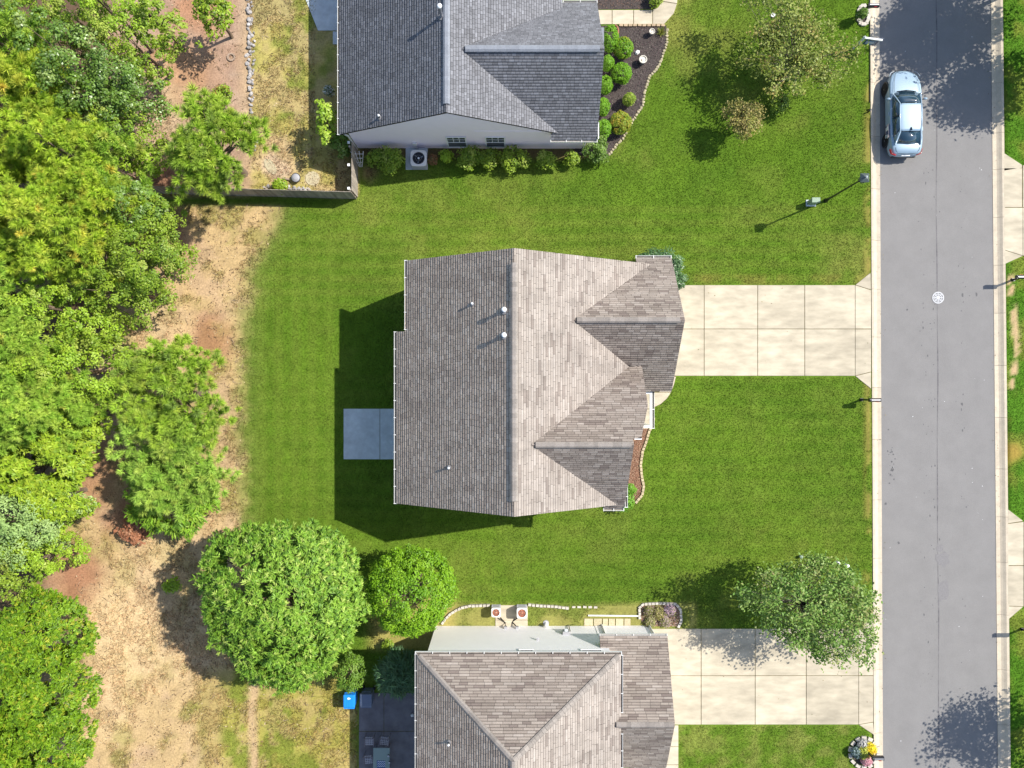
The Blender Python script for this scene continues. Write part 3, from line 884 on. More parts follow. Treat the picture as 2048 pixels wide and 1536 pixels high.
# downspouts
MB().tube([(-8.72, 13.0, 2.7), (-8.60, 13.02, 2.4), (-8.60, 13.02, 0.05)], .05, 6).obj('downspout', M['gutter'], uh, True)
MB().tube([(3.95, 12.75, 2.5), (3.93, 13.0, 2.3), (3.93, 13.0, 0.05)], .05, 6).obj('downspout', M['gutter'], uh, True)
# wall boxes near the condenser
x, y = G(834, 297)
MB().box((x, 13.05, .95), (.22, .12, .30)).obj('meter_box', M['ac'], uh, True)
MB().tube([(x, 13.04, .8), (x, 13.03, .1)], .04, 6).obj('conduit', M['gutter'], uh, True)
z = zroofpx(757, 231, uW, .34); vent_pipe(uh, 757, 231, z, .05, .34, M['leadflash'], M['pipe_w'], .065)
z = zroofpx(879, 12, uW, 1.1); vent_pipe(uh, 879, 12, z, .075, 1.1, M['pipe_g'], M['pipe_w'], .12)

# ================================================================== LOWER HOUSE (white, hip roof)
lh = empty('house', (0, -19, 0), 'tall white house with brown hip roof at the bottom of the photo', 'house')
eZ, aZ = 5.47, 8.45
yE, yA = -13.08, -16.85
xWe, xEe, xA = -4.62, 5.28, .06
lN = lambda x, y: eZ + (aZ - eZ) * (yE - y) / (yE - yA)
lW = lambda x, y: eZ + (aZ - eZ) * (x - xWe) / (xA - xWe)
lE = lambda x, y: eZ + (aZ - eZ) * (xEe - x) / (xEe - xA)
gR = -16.43
gN = lambda x, y: 5.7 - .70 * (y - gR)
gS = lambda x, y: 5.7 - .75 * (gR - y)
xg = xEe - (5.7 - eZ) * (xEe - xA) / (aZ - eZ)
planes = [
    ([(xWe, yE), (xEe, yE), (xA, yA)], lN),
    ([(xWe, yE), (xA, yA), (xA, -26), (xWe, -26)], lW),
    ([(xEe, yE), (xEe, -26), (xA, -26), (xA, yA)], lE),
    ([(4.5, -12.93), (7.98, -12.93), (7.85, gR), (xg, gR), (4.96, -16.0), (4.96, -13.6), (4.5, -13.6)], gN),
    ([(xg, gR), (7.85, gR), (7.92, -19.7), (5.0, -19.7), (5.0, -16.9)], gS),
]
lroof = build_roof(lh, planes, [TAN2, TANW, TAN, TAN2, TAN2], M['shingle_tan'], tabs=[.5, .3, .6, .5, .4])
def off(p, q, a): return tuple(p[i] + (q[i] - p[i]) * a for i in range(3))
pW, pE_, pA = (xWe, yE, eZ), (xEe, yE, eZ), (xA, yA, aZ)
ridge_caps(off(pW, pA, .02), off(pW, pA, .99), .27, .05, M['cap_tan'], lroof, step=.22, lift=.035)
ridge_caps(off(pE_, pA, .02), off(pE_, pA, .99), .27, .05, M['cap_tan'], lroof, step=.22, lift=.035)
ridge_caps((xA, -25.9, aZ), pA, .3, .08, M['cap_tan'], lroof)
ridge_caps((xg + .15, gR, 5.72), (7.75, gR, 5.72), .28, .08, M['cap_tan'], lroof)
mb = MB()
mb.box(((-4.24 + 4.93) / 2, (-13.44 - 25.8) / 2, 2.64), (4.93 + 4.24, 25.8 - 13.44, 5.28))
wallblock(mb, 4.6, 7.55, -19.4, -13.42, 'x', gR, lambda y: gS(0, y) - t_, lambda y: gN(0, y) - t_)
mb.obj('wall', M['siding'], lh, True)
gutter((xWe + .02, -26, eZ), (xWe + .02, yE, eZ), (-1, 0), lh, w=.11)
gutter((xWe - .08, yE - .02, eZ), (xEe + .05, yE - .02, eZ), (0, 1), lh, w=.12)
gutter((xEe - .02, yE - .05, eZ), (xEe - .02, -15.95, eZ), (1, 0), lh, w=.12)
gutter((xEe - .02, -16.95, eZ), (xEe - .02, -26, eZ), (1, 0), lh, w=.12)
gutter((4.5, -12.94, gN(0, -12.93)), (7.98, -12.94, gN(0, -12.93)), (0, 1), lh, w=.10)
gutter((6.3, -19.68, gS(0, -19.7)), (7.92, -19.68, gS(0, -19.7)), (0, -1), lh, w=.12)
window(lh, (.72, -13.42, 4.5), .62, 1.1, (0, 1), panes=(2, 2))
window(lh, (4.0, -13.42, 4.5), .95, 1.1, (0, 1))
MB().tube([(4.98, -12.98, 3.1), (4.98, -13.36, 2.9), (4.98, -13.36, .05)], .05, 6).obj('downspout', M['gutter'], lh, True)
MB().tube([(7.6, -12.98, 3.1), (7.58, -13.36, 2.9), (7.58, -13.36, .05)], .05, 6).obj('downspout', M['gutter'], lh, True)
MB().box((2.9, -13.36, 1.3), (.35, .16, .5)).obj('meter_box', M['ac_side'], lh, True)
MB().lathe([(.10, 0), (.11, .06), (.07, .11), (0, .12)], 12, (2.9, -13.26, 1.35)).obj('meter_dial', M['lampglass'], lh, True)
MB().tube([(3.15, -13.38, .05), (3.15, -13.38, 1.2)], .03, 6).obj('conduit', M['pipe_g'], lh, True)
MB().box((-.35, -13.38, .45), (.16, .12, .24)).obj('disconnect_box', M['ac_side'], lh, True)
MB().box((.28, -13.38, .45), (.16, .12, .24)).obj('disconnect_box', M['ac_side'], lh, True)
MB().lathe([(.05, 0), (.09, .05), (0, .07)], 10, (1.35, -13.36, 2.4)).obj('wall_vent', M['ac_side'], lh, True)
z = zroofpx(897, 1490, lW, .34); vent_pipe(lh, 897, 1490, z, .045, .34, M['leadflash'], M['pipe_w'], .06)

# ================================================================== FENCE
fence = empty('wooden_fence', (-8.6, 10.33, 0), 'grey weathered board fence with a corner beside the upper white house', 'fence')
bw = .138
bm = bevel  # alias keeps the name short
board_me = MB().box((0, 0, .80), (bw, .022, 1.60)).mesh('fence_board')
board_me.materials.append(M['fence'])
def fence_run(p0, p1, side):
    d = Vector((p1[0] - p0[0], p1[1] - p0[1])); L = d.length; d.normalize(); ang = math.atan2(d.y, d.x)
    nrm = Vector((d.y, -d.x)) * side
    n = int(L / (bw + .006))
    for i in range(n):
        q = Vector(p0) + d * ((i + .5) * L / n) + nrm * .045
        o = link('fence_board', board_me, None, fence, True)
        o.matrix_basis = Matrix.Translation((q.x, q.y, random.uniform(-.02, .015))) @ Matrix.Rotation(ang + random.uniform(-.03, .03), 4, 'Z')
    for zz in (.35, 1.30):
        c = (Vector(p0) + Vector(p1)) / 2
        MB().box((c.x, c.y, zz), (L, .05, .09), ang).obj('fence_rail', M['fence'], fence, True)
    for i in range(int(L / 2.3) + 1):
        q = Vector(p0) + d * min(L, i * 2.3 + .05) - nrm * .07
        MB().box((q.x, q.y, .82), (.09, .09, 1.64), ang).obj('fence_post', M['fence'], fence, True)
fence_run((-8.62, 10.33), (-19.6, 10.63), -1)
fence_run((-8.62, 10.36), (-8.62, 12.98), 1)
for yy in (10.45, 11.7, 12.9):
    MB().box((-8.72, yy, 1.67), (.13, .13, .05)).obj('post_cap', M['trim'], fence, True)

# ================================================================== A/C CONDENSERS
def condenser(px, py, h, label, rust=False, s=.80, blades=4, rz=0.0, hgt=.78):
    x, y, _ = P(px, py, h)
    r = empty('air_conditioner', (x, y, 0), label, 'air conditioner', 'air conditioners beside the houses', rz)
    o = MB().box((0, 0, hgt / 2 + .01), (s * .94, s * .94, hgt - .06)).obj('cabinet', M['ac_side'], r); bevel(o, .08, 3)
    for k in range(7):
        bevel(MB().box((0, 0, .10 + k * (hgt - .16) / 7), (s * .97, s * .97, .03)).obj('louvre', M['ac_side'], r), .08, 2)
    # top panel with a round opening
    n = 32; R = s * .385; V = []; Fs = []
    for z in (hgt, hgt + .06):
        for k in range(n):
            t = 2 * math.pi * k / n
            c, sn = math.cos(t), math.sin(t)
            m_ = (abs(c) ** 6 + abs(sn) ** 6) ** (1 / 6)
            V += [(R * c, R * sn, z), (s * .5 * c / m_, s * .5 * sn / m_, z - (.02 if z > hgt else 0))]
    for k in range(n):
        a, b = 2 * k, 2 * ((k + 1) % n)
        Fs += [(2 * n + a, 2 * n + a + 1, 2 * n + b + 1, 2 * n + b), (a, a + 1, 2 * n + a + 1, 2 * n + a)[::-1], (a + 1, b + 1, 2 * n + b + 1, 2 * n + a + 1), (b, a, 2 * n + a, 2 * n + b)]
    MB().add(V, Fs).obj('top_panel', M['ac'], r)
    MB().lathe([(R * .98, hgt + .004), (0, hgt + .003)], 24).obj('fan_well', M['ac_rust'] if rust else M['ac_dark'], r)
    for k in range(blades):
        t = 2 * math.pi * k / blades + .4
        V = []
        for rr, w_ in ((.05, .10), (R * .55, .34), (R * .80, .38)):
            for sg, dz in ((-1, .018), (1, .04)):
                aa = t + sg * w_ / 2 * (1.2 if rr < .1 else .85)
                V.append((rr * math.cos(aa), rr * math.sin(aa), hgt + dz))
        MB().add(V, [(0, 2, 3, 1), (2, 4, 5, 3)]).obj('fan_blade', M['fan_rust'] if rust else M['fan'], r)
    MB().lathe([(.06, hgt + .02), (.055, hgt + .05), (0, hgt + .055)], 10).obj('fan_hub', M['pipe_w'] if not rust else M['fan_rust'], r)
    mb = MB()
    for k in (2, 4):
        rr = R * k / 4.2
        pts = [(rr * math.cos(2 * math.pi * j / 20), rr * math.sin(2 * math.pi * j / 20), hgt + .062) for j in range(21)]
        mb.tube(pts, .004, 4, False)
    mb.obj('guard', M['ac_side'], r)
    return r
condenser(837, 316, .84, 'beige air conditioner with grey fan blades under the upper white house wall', s=.88, blades=3)
condenser(992, 1226, .84, 'smaller rusty-fanned air conditioner, left one on the slab by the lower house', rust=True, s=.52, blades=5, hgt=.72)
condenser(1044, 1227, .84, 'larger air conditioner with orange rusty fan, right one by the lower house', rust=True, s=.58, blades=5, hgt=.74)
slabs('pad', [rect(811, 296, 856, 340)], M['patio'], z=.05)
slabs('pad', [rect(990, 1210, 1056, 1240), rect(990, 1240, 1056, 1256)], M['concrete'], z=.045)
def hose(name, pts, r, m, label, cat):
    o = MB().tube(pts, r, 6).obj(name, m); return setprops(o, label, cat)
a_, b_ = P(999, 1234, .3), (-.35, -13.33, .4)
hose('refrigerant_line', [(*G(1001, 1233), .25), (*G(1008, 1243), .06), (-.38, -13.25, .05), (-.36, -13.34, .35)], .035, M['black'], 'black refrigerant hose from the left rusty air conditioner to the white wall', 'hose')
hose('refrigerant_line', [(*G(1035, 1233), .25), (*G(1027, 1241), .06), (.02, -13.22, .05), (.22, -13.34, .35)], .035, M['black'], 'black refrigerant hose from the right rusty air conditioner to the white wall', 'hose')

# ================================================================== FOLIAGE BUILDERS
def dirs(n, zmin=-1.0):
    z = rng.uniform(zmin, 1, n); t = rng.uniform(0, 2 * np.pi, n); r = np.sqrt(1 - z * z)
    return np.stack([r * np.cos(t), r * np.sin(t), z], 1)

def pick_cols(cols, n, var=.18):
    c = np.array([k[:3] for k in cols]); w = np.array([k[3] if len(k) > 3 else 1.0 for k in cols]); w = w / w.sum()
    i = rng.choice(len(c), n, p=w)
    return c[i] * rng.uniform(1 - var, 1 + var, (n, 1)), i

def clumps(c, r, n, cr, zmin=-.55, fill=(.55, 1.0), lump=.22):
    """clump centres inside an irregular ellipsoid crown"""
    d = dirs(n, zmin)
    ph = rng.uniform(0, 6.28, 6)
    az = np.arctan2(d[:, 1], d[:, 0])
    lob = 1 + lump * (np.sin(2 * az + ph[0]) * .5 + np.sin(3 * az + ph[1]) * .5 + np.sin(5 * az + ph[2]) * .35 + np.sin(4 * d[:, 2] * 2 + ph[3]) * .3)
    f = rng.uniform(fill[0], fill[1], n) ** .6
    rr = np.array(r) - cr * .6
    return np.array(c) + d * rr * (f * lob)[:, None], d

def crown_broad(c, r, cols, leaf=.12, dens=1.0, ncl=None, cr=None, zmin=-.5, lasp=.62, fill=(.5, 1), lump=.22, up=.55):
    rm = (r[0] + r[1]) / 2
    cr = cr or max(.26, rm * .21)
    ncl = ncl or int(31 * (rm / cr / 3.6) ** 2 + 14)
    cc_, dd = clumps(c, r, ncl, cr, zmin, fill, lump)
    per = int(dens * 2.3 * 4 * (cr / leaf) ** 2)
    ci = np.repeat(np.arange(ncl), per)
    n = len(ci)
    d = dirs(n, -.45)
    csz = cr * rng.uniform(.7, 1.25, ncl)
    pos = cc_[ci] + d * np.array([1, 1, .8]) * (csz[ci] * rng.uniform(.45, 1.0, n))[:, None]
    nr = d * .55 + dd[ci] * .25 + np.array([0, 0, up]) + rng.normal(0, .38, (n, 3))
    ccol, _ = pick_cols(cols, ncl, .12)
    lc, _ = pick_cols(cols, n, .2)
    col = ccol[ci] * .6 + lc * .4
    return leaf_mesh('crown', pos, nr, leaf * rng.uniform(.7, 1.3, n), lasp, col), cc_

def crown_spray(c, r, cols, leaf=.34, dens=1.0, ncl=90, cr=.5, zmin=-.3, lasp=.28, droop=.45, fill=(.75, 1), lump=.12, fan=7):
    """feathery crown: fans of narrow sprays pointing outward and down"""
    cc_, dd = clumps(c, r, ncl, cr, zmin, fill, lump)
    per = int(22 * dens)
    ci = np.repeat(np.arange(ncl), per); m = len(ci)
    base = cc_[ci] + dirs(m) * (cr * rng.uniform(.3, 1.0, m))[:, None]
    out = unit((base - np.array(c)) * np.array([1, 1, .8]))
    ci2 = np.repeat(np.arange(m), fan); n = len(ci2)
    o = out[ci2]
    T = unit(o * 1.0 + rng.normal(0, .55, (n, 3)) + np.array([0, 0, -droop]) * (1 - np.clip(o[:, 2:3], 0, 1) * .8))
    L = leaf * rng.uniform(.6, 1.25, n)
    pos = base[ci2] + T * L[:, None] * .5
    nr = o * .4 + np.array([0, 0, .8]) + rng.normal(0, .35, (n, 3))
    ccol, _ = pick_cols(cols, m, .16)
    col = ccol[ci2] * rng.uniform(.85, 1.15, (n, 1))
    return leaf_mesh('crown', pos, nr, L, lasp, col, T), cc_

def crown_pine(c, r, cols, ntuft=900, needle=.33, nn=84, zmin=-.3, lump=.28, fill=(.5, 1), width=.021, branchy=True):
    """separate star-shaped tufts of needles at the branch tips, in whorls round the crown"""
    ntuft = int(ntuft * .52)
    ncl = max(14, ntuft // 9)
    cr = (r[0] + r[1]) / 2 * .27
    cc_, dd = clumps(c, r, ncl, cr, zmin, fill, lump)
    ci = rng.integers(0, ncl, ntuft)
    tp = cc_[ci] + unit(dirs(ntuft, -.3) + np.array([0, 0, .2])) * np.array([1.15, 1.15, .6]) * (cr * rng.uniform(.55, 1.1, ntuft))[:, None]
    out = unit((tp - np.array(c)) * np.array([1, 1, .5]) + np.array([0, 0, .75]) * r[2] * .5)
    ti = np.repeat(np.arange(ntuft), nn); n = len(ti)
    d = unit(rng.normal(0, 1, (n, 3)) * .75 + out[ti] * .85)
    L = (needle * rng.uniform(.65, 1.15, ntuft))[ti] * rng.uniform(.75, 1.1, n)
    side = unit(np.cross(d, rng.normal(0, 1, (n, 3)) + np.array([0, 0, .5])))
    b = tp[ti]
    w = width * rng.uniform(.7, 1.2, n)[:, None]
    V = np.stack([b + d * .03 - side * w, b + d * .03 + side * w, b + d * L[:, None]], 1).reshape(-1, 3)
    tc, _ = pick_cols(cols, ntuft, .22)
    clc, _ = pick_cols(cols, ncl, .1)
    col = (tc[ti] * .7 + clc[ci][ti] * .3) * rng.uniform(.75, 1.25, (n, 1))
    return npmesh('crown', V, np.arange(3 * n).reshape(n, 3), col), cc_

def trunk_mesh(base, top, r0, limbs, lean=.0):
    mb = MB()
    b = Vector(base); t = Vector(top); L = (t - b).length
    pts = []
    for i in range(6):
        f = i / 5
        pts.append(b + (t - b) * f + Vector((math.sin(f * 5 + b.x) * .04 * L * .3, math.cos(f * 4 + b.y) * .04 * L * .3, 0)) * (1 if 0 < i < 5 else 0))
    mb.tube(pts, [r0 * 1.35, r0, r0 * .85, r0 * .7, r0 * .5, r0 * .25], 8)
    for q in limbs:
        q = Vector(q)
        f = min(.95, max(.25, (q.z - b.z) / L * .8 - .05))
        s_ = b + (t - b) * f
        mid = s_.lerp(q, .5) + Vector((0, 0, .1 * (q - s_).length))
        mb.tube([s_, mid, q], [r0 * .38, r0 * .24, r0 * .07], 6)
    return mb.mesh('trunk', True)

def tree(px, py, rpx, hc, kind, cols, label, cat='tree', rz=None, asp=1.0, name=None, group=None, ground=0.0, nlimb=9, m=None, bark=None, tr=None, lean=0.0, **kw):
    """px,py = crown centre as seen from the drone, rpx = its apparent radius, hc = height of the crown's middle"""
    x, y, _ = P(px, py, hc)
    R = rpx * (H - hc) / F
    rz = rz or R * .9
    r = (R, R * asp, rz)
    nm = name or ('pine_tree' if kind == 'pine' else 'broadleaf_tree' if kind == 'broad' else 'cedar_tree')
    root = empty(nm, (x, y, ground), label, cat, group)
    c = (0, 0, hc - ground)
    if kind == 'pine': me, cc_ = crown_pine(c, r, cols, **kw)
    elif kind == 'spray': me, cc_ = crown_spray(c, r, cols, **kw)
    else: me, cc_ = crown_broad(c, r, cols, **kw)
    link('crown', me, m or (M['needle'] if kind == 'pine' else M['leaf']), root)
    order = rng.permutation(len(cc_))[:nlimb]
    tr = tr or max(.05, R * .055 + hc * .008)
    link('trunk', trunk_mesh((x / math.hypot(x, y) * R * lean, y / math.hypot(x, y) * R * lean, -.1), (0, 0, hc - ground + rz * .55), tr, [tuple(cc_[i]) for i in order]), bark or M['bark'], root)
    return root

YP = [(.40, .53, .045, 3), (.33, .48, .045, 3), (.50, .56, .08, 1.5), (.22, .35, .035, 2), (.60, .47, .08, .3)]
GP = [(.34, .52, .07, 3), (.25, .43, .05, 3), (.44, .56, .09, 1.2), (.48, .48, .10, .3)]
DP = [(.27, .43, .04, 3), (.33, .48, .055, 2), (.43, .54, .08, 1.2)]
BP = [(.29, .46, .075, 3), (.36, .52, .09, 2), (.22, .39, .05, 2), (.46, .56, .11, .9)]
BD = [(.135, .25, .035, 3), (.19, .32, .05, 2), (.09, .175, .028, 2), (.33, .43, .14, 1)]
BM = [(.25, .38, .03, 3), (.32, .45, .045, 2), (.16, .28, .028, 2), (.45, .52, .12, .8)]
BB = [(.33, .51, .035, 3), (.40, .55, .055, 2), (.22, .38, .03, 2), (.52, .60, .14, .5)]
BY = [(.31, .46, .03, 3), (.38, .50, .045, 2), (.21, .34, .025, 2)]

def tone(p, g): return [(c[0] * g, c[1] * g, c[2] * g * .9) + tuple(c[3:]) for c in p]
YP, GP, DP, BP, BD, BM, BB, BY = (tone(p, g) for p, g in ((YP, 1.06), (GP, 1.0), (DP, 1.02), (BP, 1.04), (BD, .86), (BM, .84), (BB, .86), (BY, .92)))

# ---- wood at the left edge, back to front
def WT(px, py, rpx, hc, kind, cols, label, **kw):
    # wood trees: foliage reaches down close to the ground
    h2 = 2.0 + hc * .42
    kw['rz'] = h2 * .80
    return tree(px, py, rpx * 1.06, h2, kind, cols, label, tr=.10, lean=.75, **kw)
T = WT
T(40, 40, 62, 9, 'pine', DP, 'dark green pine in the very top left corner', ntuft=620)
T(150, 35, 62, 8, 'broad', BM, 'mid green tree at the top edge left of the bare mulch, second from the corner')
T(245, 45, 66, 7.5, 'broad', BB, 'bright yellow-green tree at the top edge of the wood with sunlit top', rz=2.6)
T(325, 55, 46, 4.5, 'broad', BM, 'low leafy tree at the top edge reaching over the brown mulch', rz=1.8, leaf=.16)
T(62, 128, 56, 9.5, 'pine', GP, 'olive pine standing between the dark corner pine and the glossy tree', ntuft=620)
T(170, 140, 88, 8.5, 'broad', BD, 'big dark glossy-leaved tree in the upper part of the wood', m=M['leaf_gloss'], leaf=.13, rz=3)
T(255, 185, 66, 6, 'broad', BD, 'dark glossy tree at the edge of the brown mulch above the lone pine', m=M['leaf_gloss'], leaf=.13, rz=2.4)
T(60, 250, 98, 11, 'pine', YP, 'wide golden-green pine at the left edge below the olive pine', ntuft=1300)
T(252, 275, 60, 5, 'broad', BM, 'mid green tree left of the lone pine, hanging over the pale sand', leaf=.12)
T(165, 322, 74, 10, 'pine', YP, 'golden-green pine in the middle of the upper wood', ntuft=850)
T(245, 345, 58, 6.5, 'pine', GP, 'fresh green pine at the wood edge beside the left end of the fence', ntuft=560)
T(25, 395, 74, 10.5, 'pine', YP, 'yellow pine cut by the left edge level with the fence', ntuft=760)
T(262, 415, 62, 6, 'broad', BD, 'dark leafy tree just below the left end of the fence', m=M['leaf_gloss'], leaf=.13)
T(135, 470, 92, 11, 'pine', YP, 'widest golden-green pine, below the level of the fence', ntuft=1200)
T(300, 512, 76, 5.5, 'broad', BM, 'leafy tree bulging out of the wood over the dry grass, level with the garage', leaf=.12, rz=2.6)
T(245, 590, 68, 5, 'broad', BM, 'small-leaved tree at the wood edge below the bulging leafy tree', leaf=.12, rz=2.4)
T(45, 590, 66, 10, 'pine', GP, 'green pine at the left edge just below the widest golden pine', ntuft=700)
T(128, 618, 58, 8, 'broad', BB, 'bright leafy tree between two green pines inside the wood', leaf=.12)
T(60, 705, 84, 10, 'pine', GP, 'tall fresh green pine at the left edge level with the front drive', ntuft=1050)
T(200, 655, 46, 4.5, 'broad', BB, 'small bright tree at the wood edge above the bare sandy track', leaf=.12)
T(170, 745, 74, 6.5, 'broad', BB, 'yellow-green leafy tree left of the free-standing pine', leaf=.12)
T(75, 815, 86, 9, 'pine', GP, 'light green pine at the left edge level with the patio', ntuft=1050)
T(180, 830, 46, 4.5, 'broad', BY, 'small yellow-leaved tree left of the gap with dark shade', leaf=.12)
T(95, 925, 78, 5.5, 'spray', BY, 'wide yellow-green cedar at the left edge beside the shaded gap', ncl=110, cr=.4, leaf=.26, rz=2.3)
T(15, 950, 55, 5.5, 'spray', BY, 'yellow-green cedar cut by the left edge, neighbour of the wide one', ncl=70, cr=.4, leaf=.26, rz=2.2)
T(60, 1030, 84, 6.5, 'broad', [(.30, .44, .13, 3), (.37, .50, .17, 2), (.20, .32, .08, 1)], 'greyish green bushy tree at the left edge below the cedars', leaf=.12, rz=2)
T(112, 1105, 48, 3, 'broad', BB, 'bright green bush with yellow side next to the reddish straw', leaf=.12, rz=1.5)
T(30, 1140, 58, 3.6, 'broad', BM, 'leafy bush at the left edge just above the bright hedge', leaf=.12, rz=1.7)
T(8, 140, 55, 9, 'pine', GP, 'olive pine cut by the left edge above the wide golden one', ntuft=520)
T(112, 198, 56, 8.5, 'pine', YP, 'golden pine wedged between the dark glossy tree and the wide golden pine', ntuft=560)
T(212, 225, 60, 7, 'broad', BD, 'dark glossy tree in the wood, lower left of the mulch edge', m=M['leaf_gloss'], leaf=.13)
T(302, 118, 42, 4, 'broad', BM, 'leafy bush at the wood edge casting shade on the brown mulch', leaf=.12)
T(285, 318, 36, 3.5, 'broad', BB, 'small bright bush at the wood edge just left of the lone pine', leaf=.12)
T(196, 412, 66, 9, 'pine', YP, 'golden pine left of the dark tree below the fence end', ntuft=700)
T(318, 425, 36, 3.5, 'broad', BM, 'low bush below the fence end next to the shaded soil', leaf=.13)
T(215, 520, 62, 6.5, 'broad', BM, 'leafy tree tucked behind the bulging edge tree', leaf=.12)
T(70, 520, 62, 9, 'pine', YP, 'yellow pine beside the left edge above the green pines', ntuft=640)
T(10, 480, 52, 9, 'pine', YP, 'yellow pine cut by the left edge level with the garage', ntuft=460)
T(10, 655, 52, 9, 'pine', GP, 'green pine cut by the left edge level with the roof vents', ntuft=460)
T(118, 690, 50, 6.5, 'broad', BB, 'bright leafy tree right of the tall fresh green pine', leaf=.12)
T(232, 700, 34, 3.5, 'broad', BM, 'low bush at the wood edge beside the bare sandy track', leaf=.13)
T(135, 795, 58, 8, 'pine', GP, 'light green pine behind the small yellow-leaved tree', ntuft=560)
T(15, 862, 58, 8, 'pine', GP, 'light green pine cut by the left edge above the cedars', ntuft=520)
T(150, 885, 44, 4, 'spray', BY, 'yellow-green cedar bush above the shaded gap', ncl=70, cr=.36, leaf=.2)
T(128, 990, 48, 4, 'spray', BY, 'yellow-green cedar bush below the shaded gap', ncl=70, cr=.36, leaf=.2)
T(10, 1085, 48, 4, 'broad', BM, 'leafy bush cut by the left edge below the greyish tree', leaf=.12)
T(75, 1075, 44, 3.6, 'broad', BB, 'bright bush between the greyish tree and the reddish straw', leaf=.12)
T(340, 512, 40, 3, 'broad', BM, 'outermost leafy bush reaching furthest over the dry grass', leaf=.13)
T(300, 592, 40, 3, 'broad', BM, 'leafy bush at the wood edge below the outermost one', leaf=.13)
HB = [(.165, .30, .012, 3), (.22, .36, .018, 2), (.10, .205, .01, 2.5), (.33, .38, .03, .9)]
T(97, 1262, 80, 4.6, 'spray', HB, 'uppermost of the bright green leyland hedge trees at the lower left', group='bright hedge trees at lower left', ncl=210, cr=.34, leaf=.18, fill=(.55, 1), lump=.2, rz=2.4)
T(20, 1290, 70, 5, 'spray', HB, 'hedge tree cut by the left edge, below the uppermost bright one', group='bright hedge trees at lower left', ncl=150, cr=.34, leaf=.18, fill=(.55, 1), lump=.2, rz=2.4)
T(100, 1380, 80, 4.6, 'spray', HB, 'middle tree of the bright green hedge, right beside the pale dirt', group='bright hedge trees at lower left', ncl=210, cr=.34, leaf=.18, fill=(.55, 1), lump=.2, rz=2.4)
T(20, 1410, 80, 5, 'spray', HB, 'hedge tree cut by the left edge, level with the blue bin', group='bright hedge trees at lower left', ncl=160, cr=.34, leaf=.18, fill=(.55, 1), lump=.2, rz=2.4)
T(104, 1490, 84, 4.6, 'spray', HB, 'lowest tree of the bright green hedge at the bottom edge beside the dirt', group='bright hedge trees at lower left', ncl=220, cr=.34, leaf=.18, fill=(.55, 1), lump=.2, rz=2.4)
T(20, 1525, 80, 5, 'spray', HB, 'hedge tree in the very bottom left corner', group='bright hedge trees at lower left', ncl=160, cr=.34, leaf=.18, fill=(.55, 1), lump=.2, rz=2.4)

# ---- free-standing trees on the left
T = tree
T(428, 300, 98, 4.4, 'pine', DP + [(.24, .34, .07, 1.2)], 'lone pine standing in the brown mulch above the board fence', ntuft=900, needle=.40, rz=2.2, asp=1.12, nlimb=30, lump=.34, fill=(.42, 1))
T(428, 30, 44, 2.6, 'broad', BY + [(.10, .16, .02, 3)], 'round yellow-green shrub on the brown mulch at the top edge', cat='shrub', name='shrub', leaf=.17, rz=1.2)
T(440, 192, 24, 1.0, 'broad', BM + [(.4, .12, .06, .8)], 'small shrub with a few red leaves right above the lone pine', cat='shrub', name='shrub', leaf=.13, rz=.6)
T(348, 790, 114, 4.0, 'pine', DP + [(.22, .33, .06, 1.5)], 'free-standing green pine at the dry edge of the lawn, the upper of two', ntuft=1150, needle=.37, rz=2.4, lump=.3, nlimb=16)
T(345, 905, 114, 3.6, 'pine', BP, 'free-standing bluish pine with a shaded left side, below the green one', ntuft=1150, needle=.37, rz=2.2, lump=.34, nlimb=16)
T(350, 990, 86, 1.9, 'spray', [(.22, .40, .03, 3), (.29, .45, .04, 2), (.13, .26, .025, 2)], 'feathery low green tree under the bluish pine', ncl=80, cr=.42, leaf=.36, lasp=.17, rz=1.4, fan=5, droop=.1)
T(268, 1056, 34, .7, 'broad', [(.42, .19, .10, 3), (.32, .13, .07, 2), (.5, .28, .16, 1)], 'dead reddish-brown brush pile lying on the dry grass', cat='brush', name='dead_shrub', leaf=.16, rz=.45, lasp=1.0, fill=(.2, 1))
T(345, 1170, 18, .6, 'broad', BB, 'tiny bright green sapling in the shade left of the big tree', cat='shrub', name='shrub', leaf=.13, rz=.5)
BT = [(.20, .37, .035, 3), (.26, .43, .05, 2.5), (.125, .26, .025, 2), (.38, .50, .10, .9)]
T(568, 1200, 170, 4.4, 'spray', BT, 'biggest round bright green tree, between the lawn and the blue bin', ncl=520, cr=.42, leaf=.22, lasp=.22, rz=3.2, asp=.95, droop=.35, fan=9, dens=1.0, lump=.13, fill=(.72, 1), name='broadleaf_tree', nlimb=14)
T(822, 1180, 90, 3.2, 'broad', [(.18, .36, .012, 3), (.24, .42, .018, 2), (.11, .25, .01, 2)], 'round vivid green tree touching the biggest tree, beside the white wall', leaf=.11, rz=2.5, dens=1.0, fill=(.86, 1), lump=.05, cr=.36, ncl=240)
T(738, 1215, 15, 1.4, 'broad', BB, 'slim bright conical evergreen squeezed between the two round trees', cat='shrub', name='evergreen_shrub', leaf=.09, rz=1.2, dens=1.2, fill=(.8, 1), lump=.05)
T(702, 1345, 31, 1.6, 'broad', [(.11, .21, .02, 3), (.15, .27, .03, 2), (.22, .32, .06, .7)], 'dense upright shrub just above the blue bin', cat='shrub', name='evergreen_shrub', leaf=.12, rz=1.4, asp=1.25, dens=1.2, fill=(.75, 1), lump=.1)
T(800, 1345, 42, 1.9, 'spray', [(.07, .15, .06, 3), (.10, .19, .08, 2)], 'soft blue-green juniper in the shade of the white house corner', cat='shrub', name='evergreen_shrub', ncl=40, cr=.35, leaf=.42, lasp=.12, rz=1.1, fan=5)
